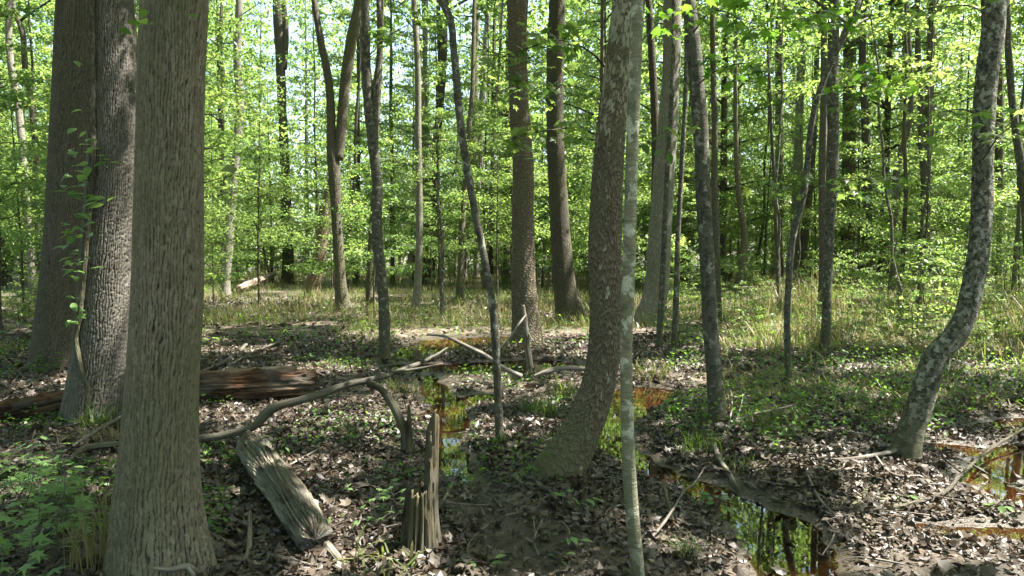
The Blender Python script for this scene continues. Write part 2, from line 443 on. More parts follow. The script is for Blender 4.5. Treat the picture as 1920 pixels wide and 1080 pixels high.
M = {}
M['big1'] = bark_dense("bark_olive", (.022, .019, .014), (.158, .140, .100), (.095, .10, .052), .5)
M['big2'] = bark_dense("bark_grey", (.018, .016, .014), (.125, .113, .097), (.085, .085, .05), .25)
M['big3'] = bark_dense("bark_brown", (.018, .015, .012), (.105, .09, .073), (.065, .07, .04), .3)
M['ridged'] = bark_ridged("bark_ridged", (.045, .04, .033), (.13, .115, .095))
M['dark'] = bark_ridged("bark_dark", (.03, .027, .022), (.085, .076, .062), mossy=.35)
M['scaly'] = bark_ridged("bark_scaly", (.055, .045, .034), (.16, .13, .10), cell=(30, 22), bump=.9, mossy=.3, dist=.016)
M['grey'] = bark_ridged("bark_pale_grey", (.10, .095, .085), (.24, .225, .195), cell=(38, 9), bump=.5, mossy=.35)
M['rust'] = bark_ridged("bark_rust", (.055, .044, .033), (.145, .112, .082), cell=(36, 8), bump=.6, mossy=.2)
M['flaky'] = bark_flaky("bark_flaky")
M['lichen'] = bark_lichen("bark_lichen", (.20, .20, .135), (.42, .43, .34), (.12, .12, .075), 1.1, .52, .55)
M['lichen_grey'] = bark_lichen("bark_lichen_grey", (.115, .108, .082), (.27, .27, .225), (.045, .044, .034), 1.5, .56, .48)
M['mottled'] = bark_lichen("bark_mottled", (.15, .145, .108), (.30, .30, .25), (.035, .036, .028), 1.8, .53, .45)
M['twig'] = wood_mat("twig_wood", (.09, .075, .06), (.20, .175, .15), (.30, .27, .235))
M['dead'] = wood_mat("dead_branch_wood", (.06, .055, .042), (.10, .092, .07), (.14, .128, .10))
M['weathered'] = wood_mat("weathered_wood", (.045, .036, .025), (.19, .165, .125), (.38, .35, .295), (75, 2.0), .85, 1.0)
M['rotten'] = wood_mat("rotten_red_wood", (.016, .011, .008), (.115, .055, .028), (.25, .165, .10), (42, 2.6), .85, 1.0)
M['rotten_tan'] = wood_mat("rotten_tan_wood", (.09, .065, .045), (.24, .18, .125), (.38, .31, .25), (42, 2.0))
M['mossy'] = wood_mat("mossy_wood", (.04, .034, .02), (.105, .092, .05), (.17, .145, .085), (60, 2.5))

GREEN = [(0.0, (.034, .074, .017)), (.5, (.072, .126, .031)), (1.0, (.125, .17, .05))]
GTRAN = [(0.0, (.10, .215, .04)), (.5, (.24, .37, .075)), (1.0, (.42, .51, .12))]
M['leaf'] = leaf_mat("leaf_green", GREEN, GTRAN, .55)
M['leaf_far'] = leaf_mat("leaf_far", GREEN, GTRAN, .55, .38, .55)
M['leaf_shade'] = leaf_mat("leaf_shaded_green", [(0.0, (.03, .08, .012)), (1.0, (.065, .14, .022))], [(0.0, (.14, .34, .03)), (1.0, (.30, .52, .05))], .45)  # darker leaf green with shade put into its colour; low herbs share it
M['leaf_seed'] = leaf_mat("leaf_seedling", [(0.0, (.085, .165, .05)), (1.0, (.15, .24, .085))], [(0.0, (.20, .38, .08)), (1.0, (.36, .52, .13))], .4)
M['grass'] = leaf_mat("grass_blades", [(0.0, (.045, .08, .018)), (.45, (.085, .105, .034)), (.7, (.20, .165, .085)), (1.0, (.34, .275, .17))],
                      [(0.0, (.14, .26, .03)), (.45, (.22, .28, .05)), (.7, (.35, .27, .12)), (1.0, (.45, .36, .2))], .35, .5, .3)
M['litter'] = leaf_mat("dead_leaves", [(0.0, (.015, .011, .008)), (.3, (.038, .028, .020)), (.6, (.076, .057, .042)), (.85, (.170, .135, .106)), (1.0, (.14, .07, .035))],
                       [(0.0, (.03, .02, .01)), (1.0, (.2, .12, .06))], .08, .48, .45)

def ground_mat():
    m, n, _, _ = new_mat("forest_floor"); T = NT(n)
    pos = T.node("ShaderNodeNewGeometry").outputs["Position"]
    z = T.node("ShaderNodeSeparateXYZ", {0: pos}).outputs[2]
    mud = T.node("ShaderNodeAttribute", attribute_name="mud").outputs["Fac"]
    n1 = T.noise(pos, 3.0, 5); n2 = T.noise(pos, 22.0, 5, .65); n3 = T.noise(pos, .5, 3)
    cells = T.node("ShaderNodeTexVoronoi", {"Vector": pos, "Scale": 13.0})
    cv = T.node("ShaderNodeSeparateColor", {0: cells.outputs["Color"]}).outputs[0]
    lit = T.ramp(T.math('ADD', T.math('MULTIPLY', cv, .6), T.math('MULTIPLY', n2, .4)), [(.2, (.03, .023, .017)), (.5, (.085, .064, .047)), (.8, (.20, .155, .12))])
    grn = T.ramp(n2, [(.3, (.03, .045, .014)), (.7, (.10, .12, .04))])
    lit = T.mix(T.math('MULTIPLY', T.srange(n3, .5, .62), .55), lit, grn)
    mudc = T.mix(n1, (.028, .022, .016, 1), (.075, .058, .042, 1))
    col = T.mix(mud, lit, mudc)
    wet = T.srange(z, WATER + .055, WATER + .01)
    col = T.mix(wet, col, mudc)
    under = T.srange(z, WATER + .004, WATER - .03)
    bed = T.mix(T.node("ShaderNodeAttribute", attribute_name="rust").outputs["Fac"], T.mix(n1, (.022, .018, .011, 1), (.06, .045, .024, 1)), T.mix(n2, (.06, .028, .012, 1), (.165, .072, .03, 1)))
    col = T.mix(under, col, bed)
    rough = T.math('SUBTRACT', .85, T.math('MULTIPLY', T.math('MAXIMUM', T.math('MULTIPLY', mud, .5), wet), .5))
    b = T.node("ShaderNodeBump", {"Strength": .7, "Distance": .03, "Height": T.math('ADD', n2, T.math('MULTIPLY', n1, .6))}).outputs[0]
    T.out(principled(T, col, rough, .4, b)); return m
M['ground'] = ground_mat()

def water_mat():
    m, n, _, _ = new_mat("stream_water"); T = NT(n)
    pos = T.node("ShaderNodeNewGeometry").outputs["Position"]
    b = T.node("ShaderNodeBump", {"Strength": .02, "Distance": .01, "Height": T.noise(pos, 9.0, 2)}).outputs[0]
    fr = T.node("ShaderNodeFresnel", {"IOR": 2.0, "Normal": b}).outputs[0]
    tr = T.node("ShaderNodeBsdfTransparent", {"Color": (.66, .48, .28, 1)}).outputs[0]
    gl = T.node("ShaderNodeBsdfGlossy", {"Color": (1, 1, 1, 1), "Roughness": .015, "Normal": b}).outputs[0]
    T.out(T.node("ShaderNodeMixShader", {0: fr, 1: tr, 2: gl}).outputs[0]); return m
M['water'] = water_mat()

# ------------------------------------------------------------------ setting: ground and water
def graded(lo, hi, c0, c1, step, grow=1.09):
    core = list(np.arange(c0, c1 + step, step)); s = step; up = []
    v = core[-1]
    while v < hi: s *= grow; v += s; up.append(v)
    s = step; v = core[0]; dn = []
    while v > lo: s *= grow; v -= s; dn.append(v)
    return np.array(dn[::-1] + core + up)

gx = graded(-400, 400, -6, 6.5, .035); gy = graded(-60, 600, 2.2, 14, .035)
X, Y = np.meshgrid(gx, gy)
Z = hgt(X, Y)
idx = np.arange(X.size).reshape(X.shape)
Q = np.stack([idx[:-1, :-1], idx[:-1, 1:], idx[1:, 1:], idx[1:, :-1]], -1).reshape(-1, 4)
mudm = sstep(.12, -.12, seg_dist(X, Y, MUDS) + .3 * (fbm(X * 3, Y * 3, 3) - .45))
g = obj("ground", build_mesh("ground", np.stack([X, Y, Z], -1).reshape(-1, 3), Q, M['ground'], None, {"mud": mudm.ravel(), "rust": sstep(.12, -.12, seg_dist(X, Y, RUST) + .4 * (fbm(X * 3, Y * 5, 3) - .45)).ravel()}))
tag(g, "brown forest floor of mud and leaf litter under the trees", "ground", kind="structure")
wx0, wx1, wy0, wy1 = -4, 9, 2.2, 18
wv = np.array([[wx0, wy0, WATER], [wx1, wy0, WATER], [wx1, wy1, WATER], [wx0, wy1, WATER]])
wobj = obj("water", build_mesh("water", wv, np.array([[0, 1, 2, 3]]), M['water'], smooth=False))
tag(wobj, "shallow rusty stream water lying in pools between muddy banks", "water", kind="structure")

# ------------------------------------------------------------------ crown templates
SIMPLE, OVAL, LOBED, STAR = leaf_simple(), leaf_oval(), leaf_lobed(5, .5), leaf_lobed(5, .8)

def leaf_cloud(rng, P, size, tmpl=SIMPLE, flat=.5):
    n = len(P)
    return place(tmpl, P, rng.random(n) * 6.283, rng.normal(-.25, flat, n), rng.normal(0, flat, n), size * rng.uniform(.65, 1.25, n))

def canopy_mesh(name, seed, R, H, clumps, per, size):
    """a high crown: flattened clumps of leaves with gaps between them"""
    rng = np.random.default_rng(seed); b = Bag()
    for _ in range(clumps):
        a = rng.random() * 6.283; rr = R * math.sqrt(rng.random()); z = H * (rng.random() - .35) * math.sqrt(max(.1, 1 - (rr / R) ** 2))
        c = np.array([rr * math.cos(a), rr * math.sin(a), z]); k = rng.uniform(.5, 1.15)
        P = c + rng.normal(0, 1, (per, 3)) * np.array([.55, .55, .16]) * k
        V, F, t = leaf_cloud(rng, P, size); b.add(V, F, None, np.clip(t * .7 + .3 * rng.random(), 0, 1))
    return b.mesh(name, M['leaf_far'])

CANOPY = [canopy_mesh("canopy_crown", 20 + i, 3.3, 3.6, 22, 95, .15) for i in range(3)]

def branchy(seed, h, r0, nb, zlo, reach, per, size, wob=.12, cone=.75):
    """a tree with tiers of leaf sprays: returns a wood bag and a leaf bag"""
    rng = np.random.default_rng(seed); wood, lv = Bag(), Bag()
    zz = np.linspace(-.25, h, 14)
    P = np.stack([np.cumsum(rng.normal(0, wob * h / 60, 14)), np.cumsum(rng.normal(0, wob * h / 60, 14)), zz], -1); P[:, :2] -= P[0, :2]
    P = spline(P, 26); r = r0 * (1 - .9 * np.linspace(0, 1, 26) ** 1.1); r[0:2] *= 1.25
    V, F, uv = tube(P, r, 8); wood.add(V, F, uv)
    for k in range(nb):
        f = zlo + (1 - zlo) * (k + rng.random() * .7) / nb; f = min(f, .98)
        i = int(f * 25); base = P[i]; a = k * 2.399 + rng.normal(0, .4)
        L = reach * (1 - cone * (f - zlo) / (1 - zlo)) * rng.uniform(.6, 1.25)
        up = rng.uniform(.05, .55)
        t = np.linspace(0, 1, 7)[:, None]
        dirv = np.array([math.cos(a), math.sin(a), up])
        B = base + dirv * L * t + np.array([0, 0, -.35 * L * up]) * t * t + np.cumsum(rng.normal(0, L * .02, (7, 3)), 0)
        V, F, uv = tube(B, np.linspace(max(r[i] * .45, .006), .003, 7), 4); wood.add(V, F, uv)
        n = int(per * (L / reach) * rng.uniform(.7, 1.3)) + 6
        tt = rng.uniform(.22, 1.05, n) ** .8
        jj = np.clip((tt * 6).astype(int), 0, 5)[:, None]; fr = (tt * 6)[:, None] - jj
        Cn = B[jj[:, 0]] * (1 - fr) + B[jj[:, 0] + 1] * fr
        side = rng.normal(0, 1, n) * L * .24
        perp = np.array([-math.sin(a), math.cos(a), 0])
        Pl = Cn + perp * side[:, None] + np.array([0, 0, 1]) * (rng.normal(0, .05, n) * L - .10 * np.abs(side))[:, None]
        V, F, tn = leaf_cloud(rng, Pl, size, SIMPLE, .42)
        lv.add(V, F, None, np.clip(tn * .6 + .4 * rng.random(), 0, 1))
    return wood, lv

YOUNG = []
for i, (h, r0, nb, zlo, reach, per, size) in enumerate([
        (5.5, .028, 22, .22, 1.7, 270, .098), (7.5, .04, 27, .24, 2.1, 310, .102), (4.0, .02, 18, .2, 1.4, 230, .09),
        (9.5, .055, 31, .28, 2.5, 330, .105), (6.5, .03, 21, .25, 1.9, 290, .098)]):
    wd, lv = branchy(100 + i, h, r0, nb, zlo, reach, per, size)
    YOUNG.append((wd.mesh("young_trunk", M['dark']), lv.mesh("young_crown", M['leaf'])))
TALL = []
for i, (h, r0, nb, zlo, reach, per, size) in enumerate([
        (19, .16, 48, .12, 3.6, 380, .168), (23, .2, 56, .15, 4.0, 390, .175), (16, .12, 44, .08, 3.2, 360, .16)]):
    wd, lv = branchy(200 + i, h, r0, nb, zlo, reach, per, size, wob=.05)
    TALL.append((wd.mesh("tall_trunk", M['grey'] if i == 1 else M['dark']), lv.mesh("tall_crown", M['leaf_far'])))
SHRUB = []
for i, (h, nb, reach, per, size) in enumerate([(1.1, 12, .55, 42, .075), (1.7, 15, .75, 52, .08), (.7, 10, .45, 36, .065)]):
    wd, lv = branchy(300 + i, h, .011, nb, .15, reach, per, size, wob=.3, cone=.5)
    SHRUB.append((wd.mesh("shrub_stem", M['dark']), lv.mesh("shrub_foliage", M['leaf'])))

# ------------------------------------------------------------------ named trees traced from the photograph
def ridges(theta, s, ncell, cellh, seed):
    """modelled bark: long plates between wandering vertical furrows with short cross cracks, periodic round the trunk"""
    rng = np.random.default_rng(seed); off = rng.random((ncell, 64)); ln = rng.uniform(.6, 1.5, ncell)
    c, sn = np.cos(theta), np.sin(theta)
    u = theta / (2 * np.pi) * ncell + 2.6 * (fbm(s * 3.2 + c * 2.5, sn * 2.5 + 3, 3) - .45) + 1.5 * (fbm(s * 11 + c * 8, sn * 8 + 9, 3) - .45) + .55 * (fbm(s * 40 + c * 22, sn * 22 + 4, 2) - .4)
    iu = np.floor(u).astype(int) % ncell; fu = u - np.floor(u)
    v = s / cellh * ln[iu] + off[iu, 0] * 9 + .25 * (fbm(theta * 30, s * 30, 2) - .4); fv = v - np.floor(v)
    du = .5 - np.abs(fu - .5); dv = (.5 - np.abs(fv - .5)) * 3.2
    cross = off[iu, np.floor(v).astype(int) % 63]
    a = sstep(.02, .26, du); b = np.where(cross > .2, sstep(.02, .34, dv), 1.0)
    return a * (.5 + .5 * b), off[iu, (np.floor(v).astype(int) + 7) % 61]

def flakes(theta, s, ncell, cellh, seed):
    """modelled flaking bark: irregular scales, each at its own height"""
    rng = np.random.default_rng(seed); jx = rng.random((ncell, 512)); jy = rng.random((ncell, 512)); hv = rng.random((ncell, 512))
    c, sn = np.cos(theta), np.sin(theta)
    u = theta / (2 * np.pi) * ncell + 3.4 * (fbm(s * 9 + c * 5, sn * 5 + 9, 4) - .45); v = s / cellh + 3.0 * (fbm(c * 5 + 3, sn * 5 + s * 7, 4) - .45)
    iu = np.floor(u).astype(int); iv = np.floor(v).astype(int)
    f1 = np.full(u.shape, 9.); f2 = f1.copy(); cr = np.zeros(u.shape); tv = cr.copy()
    for du in (-1, 0, 1):
        for dv in (-1, 0, 1):
            a = (iu + du) % ncell; b = (iv + dv) % 512; d = np.hypot(iu + du + jx[a, b] - u, iv + dv + jy[a, b] - v); m = d < f1
            f2 = np.where(m, f1, np.minimum(f2, d)); f1 = np.where(m, d, f1); cr = np.where(m, hv[a, b], cr); tv = np.where(m, iv + dv + jy[a, b] - v, tv)
    return sstep(.0, .10, f2 - f1) * np.clip(.25 + .35 * cr + .55 * tv, 0, 1) * (.55 + .45 * sstep(.15, .7, s)), cr

def trunk_path(px, D, H, lean=0.0):
    """pixels (x, y, width) from the top of the picture down to the base -> world path from under the base up to height H"""
    px = sorted(px, key=lambda q: -q[1])
    W = [np.r_[at(x, y, D), wd * D / F_PX * .5] for x, y, wd in px]
    b = W[0].copy(); b[2] -= .22; b[3] *= 1.12
    W = [b] + W
    top = W[-1]; prev = W[-3] if len(W) > 3 else W[-2]
    d = (top - prev)[:3]; d /= d[2] + 1e-9; d[:2] = np.clip(d[:2], -.35, .35)
    if H > top[2] + .3:
        n = max(3, int((H - top[2]) / 1.2))
        for k in range(1, n + 1):
            f = k / n; dz = (H - top[2]) * f
            W.append(np.r_[top[:3] + np.array([d[0] * dz * (1 - .5 * f) + lean * dz, d[1] * dz + .25 * math.sin(3 * f), dz]), top[3] * (1 - .75 * f)])
    return np.array(W)

NAMED = []
def named_tree(name, label, px, bark, H=14., D=None, dense=False, forks=(), crown=1, crown_s=1.0, flare=0.0, cat="tree"):
    px = sorted(px, key=lambda q: -q[1])
    base = G(px[0][0], px[0][1])
    if D is None: D = base[1]
    base = np.array([at(px[0][0], px[0][1], D)[0], D, 0.]); base[2] = float(hgt(base[0], D))
    root = empty(name, base, label, cat)
    W = trunk_path(px, D, H)
    L = W[-1][2] - W[0][2]
    if dense:
        n = 640; S = spline(W, n); keep = S[:, 2] < 4.6
        # dense where the camera sees it, coarse above
        lo = S[keep]; nlo = 640; lo = spline(lo, nlo); hi = spline(S[~keep], 24)
        S = np.r_[lo, hi[1:]]
        seg = 260
        r = S[:, 3]
        circ = 2 * np.pi * np.median(r[:nlo]); ncell = max(12, int(circ / dense[0]))
        field = {}
        def disp(th, s, R):
            k, pt = (flakes if len(dense) > 3 else ridges)(th, s, ncell, dense[1], 5); field['p'] = pt
            k = .78 * k + .22 * fbm(np.cos(th) * 22 + 3, s * 40 + np.sin(th) * 22, 2)
            field['k'] = k
            fl = flare * np.exp(-np.maximum(s - .2, 0) / .32) * (1 + .5 * np.sin(th * 4 + 1.2) + .3 * np.sin(th * 7))
            low = .05 * R * (fbm(np.cos(th) * 1.6 + 5, s * 1.3 + np.sin(th) * 1.6, 2) - .4)
            return (k - .75) * dense[2] + fl + low
        V, F, uv = tube(S[:, :3], r, seg, disp)
        k = np.r_[field['k'].ravel(), [0, 0]]
        me = build_mesh("trunk", V - base, F, M[bark], uv, {"ridge": k, "plate": np.r_[field['p'].ravel(), [0, 0]]})
    else:
        n = int(max(30, L * 9)); S = spline(W, n); seg = 28 if D < 13 else 14
        sd = RNG.random() * 50
        def disp(th, s, R):
            fl = flare * np.exp(-np.maximum(s - .2, 0) / .3) * (1 + .5 * np.sin(th * 4 + sd))
            lump = R * .24 * (fbm(np.cos(th) * 1.3 + sd, s * 4 + np.sin(th) * 1.3, 3) - .45) + R * .5 * np.maximum(fbm(np.cos(th) * 2 + sd, s * 6 + np.sin(th) * 2 + 30, 2) - .56, 0)
            return fl + lump
        V, F, uv = tube(S[:, :3], S[:, 3], seg, disp)
        me = build_mesh("trunk", V - base, F, M[bark], uv)
    obj("trunk", me, root)
    tops = [S[-1]]
    for fk in forks:
        fpx, fh = fk
        fw = trunk_path(fpx, D + .02, fh)[1:]
        if len(fw) < 4: fw = np.array(fw)
        Sf = spline(fw, int(max(20, (fw[-1][2] - fw[0][2]) * 8)))
        V, F, uv = tube(Sf[:, :3], Sf[:, 3], 14)
        obj("branch", build_mesh("branch", V - base, F, M[bark], uv), root); tops.append(Sf[-1])
    # limbs under the crown
    b = Bag(); hc = S[-1][2]
    for k in range(6):
        i = int(np.searchsorted(S[:, 2], hc * (.72 + .045 * k))); i = min(i, len(S) - 2); a = k * 2.4 + sd if not dense else k * 2.4
        Lb = min(2.6, hc * .2) * RNG.uniform(.7, 1.2); t = np.linspace(0, 1, 6)[:, None]
        B = S[i, :3] + np.array([math.cos(a), math.sin(a), .7]) * Lb * t + np.array([0, 0, -.2]) * t * t
        V, F, uv = tube(B, np.linspace(S[i, 3] * .5, .01, 6), 6)
        obj("branch", build_mesh("branch", V - base, F, M[bark], uv), root)
    for tp in tops[:crown]:
        o = obj("crown", CANOPY[RNG.integers(3)], root)
        best = min(((blocks(tp[0] + a * math.cos(q), tp[1] + a * math.sin(q), tp[2] + dz, 1.9 * crown_s), a, q, dz) for a in (0, .8, 1.5) for q in (0, 1, 2.1, 3.1, 4.2, 5.2) for dz in (-.8, .4)))
        o.location = tuple(np.array(tp[:3]) - base + np.array([best[1] * math.cos(best[2]), best[1] * math.sin(best[2]), best[3]])); o.rotation_euler = (0, 0, RNG.random() * 6.28)
        o.scale = (crown_s,) * 3
    NAMED.append((base[0], base[1]))
    return root, base, S

T1 = named_tree("broad_tree", "broad olive brown trunk with close furrowed bark, the nearest and widest tree",
    [(328, 0, 116), (322, 140, 116), (319, 270, 117), (317, 400, 120), (315, 540, 124), (304, 740, 128), (299, 860, 138), (297, 930, 148), (299, 1000, 160), (302, 1062, 172)],
    'big1', 17, dense=(.0145, .095, .010), flare=.028, crown_s=1.15)
T2 = named_tree("furrowed_tree", "thick grey furrowed trunk wrapped by a leafy vine beside the nearest tree",
    [(206, 0, 78), (214, 120, 84), (214, 330, 94), (206, 480, 99), (200, 600, 103), (190, 720, 109), (185, 785, 114)], 'big2', 17, dense=(.019, .11, .014), flare=.04, crown_s=1.15)
T3 = named_tree("dark_tree", "dark brown trunk standing half hidden behind the vine covered trunk",
    [(143, 0, 66), (138, 150, 70), (131, 300, 72), (121, 480, 73), (109, 600, 76), (103, 692, 82)], 'big3', 16, dense=(.021, .11, .012), flare=.04)
T4 = named_tree("leaning_sycamore", "leaning sycamore with flaking patchy bark and a curved spreading foot",
    [(1172, 0, 46), (1159, 125, 51), (1145, 250, 56), (1137, 375, 61), (1134, 500, 63), (1136, 570, 62), (1133, 640, 60), (1123, 715, 64), (1106, 770, 68), (1083, 820, 76), (1060, 862, 86), (1045, 892, 92)],
    'flaky', 13, flare=.015, dense=(.021, .040, .0065, 'flaky'))
T5 = named_tree("slim_sapling", "slim straight sapling with pale lichen spots right in front of the leaning sycamore",
    [(1195, 0, 23), (1186, 250, 23), (1179, 500, 24), (1174, 640, 23), (1177, 800, 24), (1181, 900, 26), (1189, 1000, 26), (1197, 1080, 26), (1201, 1135, 28)], 'lichen', 8, crown_s=.55)
T6 = named_tree("spotted_tree", "slender grey trunk spotted with lichen and mossy at its foot, beside the pool",
    [(1291, 0, 24), (1304, 125, 27), (1314, 250, 28), (1319, 375, 27), (1326, 500, 28), (1331, 600, 29), (1339, 700, 31), (1344, 792, 35)], 'lichen_grey', 10, crown_s=.8)
T7 = named_tree("crooked_tree", "crooked tree with black and white mottled bark and a sharp bend near its foot",
    [(1862, 0, 40), (1863, 50, 38), (1853, 125, 37), (1843, 250, 36), (1842, 375, 36), (1837, 450, 36), (1822, 540, 38), (1806, 600, 39), (1783, 638, 41), (1757, 662, 42), (1741, 700, 44), (1724, 760, 47), (1705, 815, 48), (1695, 862, 56)],
    'mottled', 9, crown_s=.8, flare=.01, forks=[([(1868, 40, 26), (1885, -20, 24), (1910, -90, 22)], 8)])
T8 = named_tree("scaly_tree", "stout brown trunk with rough scaly bark behind the pale upright stake",
    [(970, 0, 35), (970, 125, 36), (977, 250, 38), (981, 320, 38), (981, 400, 41), (981, 500, 45), (984, 570, 50), (988, 648, 60)], 'scaly', 15, flare=.04)
T9 = named_tree("charcoal_tree", "dark charcoal trunk leaning slightly and widening at its foot between two brown trunks",
    [(1045, 0, 30), (1041, 125, 33), (1041, 250, 33), (1047, 375, 36), (1055, 500, 41), (1062, 560, 47), (1069, 597, 56)], 'dark', 17, flare=.05)
T10 = named_tree("stout_grey_tree", "stout grey trunk with a flared foot just behind the slim spotted sapling",
    [(1261, 0, 32), (1259, 125, 32), (1251, 250, 37), (1243, 355, 40), (1238, 434, 43), (1233, 511, 45), (1226, 570, 50), (1219, 606, 56)], 'grey', 17, flare=.05)
T17 = named_tree("swaying_sapling", "thin lichened sapling that sways rightwards across the leafy background",
    [(1613, 0, 12), (1578, 75, 12), (1555, 125, 11), (1528, 200, 11), (1521, 239, 11), (1513, 317, 12), (1504, 375, 13), (1488, 434, 13), (1480, 511, 12), (1476, 600, 12), (1477, 660, 13), (1478, 726, 15)], 'lichen_grey', 5.5, crown_s=.5)
T18 = named_tree("mossy_trunk_tree", "upright narrow dark trunk standing in the straw coloured undergrowth",
    [(1563, 0, 19), (1561, 150, 20), (1562, 250, 21), (1558, 375, 20), (1554, 450, 18), (1551, 540, 17), (1549, 600, 17), (1545, 664, 20)], 'lichen_grey', 12, crown_s=.8)
T27 = named_tree("forked_dark_tree", "thin dark trunk that forks in two above the muddy stream bank",
    [(685, 0, 15), (686, 125, 18), (691, 200, 18), (700, 275, 19), (707, 350, 19), (707, 450, 20), (713, 500, 20), (719, 560, 20), (721, 673, 24)], 'lichen_grey', 11, crown=2, crown_s=.7,
    forks=[([(710, 0, 9), (712, 60, 10), (710, 120, 11), (704, 160, 11), (703, 225, 12), (703, 285, 13)], 9)])
T34 = named_tree("arching_sapling", "thin arching sapling that leans left over the winding stream",
    [(826, 0, 13), (841, 25, 13), (851, 100, 13), (860, 200, 14), (873, 300, 14), (882, 350, 14), (891, 400, 14), (902, 450, 13), (911, 500, 14), (922, 560, 14), (929, 640, 15), (933, 720, 15), (937, 830, 17)], 'lichen_grey', 6, crown_s=.5)
named_tree("straight_dark_tree", "straight dark trunk with a paler top standing near the far fallen log",
    [(521, 0, 18), (526, 125, 17), (530, 225, 16), (534, 300, 17), (537, 400, 20), (540, 480, 21), (539, 533, 24)], 'dark', 19, flare=.04, forks=[([(531, 0, 11), (536, 60, 11), (532, 130, 12)], 17)])
named_tree("bent_grey_tree", "grey brown trunk with a gentle bend, first tree right of the nearest big trunk",
    [(449, 0, 13), (445, 125, 14), (450, 185, 14), (446, 250, 15), (440, 317, 14), (433, 395, 16), (427, 473, 18), (422, 558, 20)], 'grey', 16, flare=.03)
named_tree("twin_stem_tree", "dark mossy tree that splits into two tall stems at mid height",
    [(589, 0, 11), (601, 75, 13), (616, 150, 15), (620, 200, 16), (621, 250, 17), (627, 330, 23), (630, 395, 19), (635, 473, 20), (641, 550, 21), (646, 585, 26)], 'ridged', 17, flare=.04,
    forks=[([(674, 0, 17), (659, 75, 20), (648, 150, 20), (640, 239, 19), (633, 300, 20)], 18)], crown=2)
named_tree("leaning_brown_tree", "thick reddish brown trunk leaning right behind the twin stemmed tree",
    [(668, 0, 8), (655, 120, 9), (641, 230, 11), (626, 330, 16), (610, 395, 23), (600, 473, 26), (586, 551, 32)], 'rust', 18, D=27)
named_tree("lichened_companion_tree", "thin dark trunk close behind the forked dark tree by the stream",
    [(706, 250, 9), (700, 395, 11), (695, 473, 13), (693, 577, 17)], 'ridged', 12)
named_tree("plain_grey_tree", "slim smooth grey trunk rising straight beside the far grassy clearing",
    [(776, 0, 10), (783, 125, 11), (784, 250, 12), (786, 375, 13), (785, 500, 14), (780, 584, 17)], 'grey', 15)
named_tree("slanting_dark_tree", "dark trunk slanting right with forked top behind the slim grey trunk",
    [(834, 30, 12), (830, 120, 15), (825, 200, 14), (818, 275, 15), (816, 350, 14), (815, 425, 14), (806, 500, 19), (804, 526, 23)], 'dark', 17, D=34, forks=[([(822, 20, 8), (824, 80, 9), (828, 150, 10)], 16)])
named_tree("dark_thin_tree", "thin dark trunk squeezed between the slim grey trunk and slanting dark trunk",  # plain dark bark
    [(796, 150, 9), (794, 270, 10), (795, 400, 11), (797, 470, 11), (798, 524, 13)], 'dark', 16, D=37)
named_tree("pale_poplar_tree", "pale grey trunk in the background just right of the arching sapling",
    [(893, 0, 14), (890, 150, 15), (888, 240, 16), (883, 317, 17), (876, 395, 15), (870, 473, 16), (868, 522, 18)], 'grey', 20, D=38)
named_tree("pale_slim_tree", "slimmer pale trunk parallel to the pale grey poplar trunk",
    [(916, 0, 8), (906, 150, 11), (902, 240, 12), (899, 317, 11), (894, 434, 11), (893, 515, 13)], 'grey', 20, D=42)
named_tree("thin_black_tree", "very thin blackish trunk left of the scaly brown trunk",
    [(926, 100, 7), (925, 200, 7), (923, 317, 8), (921, 440, 9), (921, 505, 10)], 'dark', 15, D=36)
named_tree("rusty_tree", "rusty brown trunk behind the lichen spotted slender trunk",
    [(1303, 100, 11), (1297, 200, 12), (1290, 317, 15), (1284, 434, 18), (1284, 530, 22)], 'rust', 18, D=34, flare=.03)
named_tree("twisting_thin_tree", "thin twisting dark trunk with an S shaped bend right of the spotted slender trunk",
    [(1378, 0, 7), (1379, 200, 8), (1382, 317, 10), (1389, 395, 11), (1396, 440, 13), (1392, 490, 14), (1384, 552, 16)], 'ridged', 14, D=27)
named_tree("distant_grey_tree", "straight grey trunk in the background left of the pale distant pair",
    [(1460, 0, 13), (1461, 250, 14), (1463, 375, 14), (1462, 512, 17)], 'ridged', 20, D=40)
named_tree("pale_grey_tree", "pale grey trunk in the background behind the swaying sapling",  # light grey bark
    [(1503, 60, 15), (1499, 200, 15), (1494, 355, 17), (1490, 450, 18), (1488, 525, 20)], 'grey', 20, D=36)
named_tree("lone_behind_tree", "dark stem directly behind the swaying sapling at its upper bend",
    [(1530, 160, 10), (1524, 280, 12), (1513, 400, 15), (1504, 500, 19)], 'dark', 16, D=32)
named_tree("big_brown_tree", "broad brown trunk in the background behind tall cane grass",
    [(1593, 100, 22), (1592, 250, 24), (1590, 395, 27), (1588, 528, 32)], 'scaly', 20, D=34, flare=.04)
named_tree("black_trunk_tree", "nearly black upright trunk right of the broad brown background trunk",
    [(1614, 0, 11), (1618, 140, 13), (1622, 220, 14), (1625, 300, 15), (1627, 400, 15), (1628, 530, 18)], 'dark', 17, D=30)
named_tree("wavy_thin_tree", "thin wavy trunk that kinks rightwards high up among the right hand trees",
    [(1699, 0, 7), (1704, 80, 8), (1708, 170, 10), (1704, 230, 11), (1692, 278, 11), (1682, 317, 12), (1678, 390, 12), (1676, 532, 15)], 'ridged', 14, D=27)
named_tree("triple_stem_tree", "tree of three joined stems, one slanting to the ground, left of the crooked tree",
    [(1750, 0, 12), (1746, 80, 13), (1742, 200, 15), (1739, 278, 15), (1736, 355, 15), (1737, 434, 16), (1741, 532, 20)], 'ridged', 16, D=29, crown=2,
    forks=[([(1720, 0, 8), (1721, 100, 10), (1726, 200, 11), (1729, 290, 11), (1735, 370, 12)], 14)])
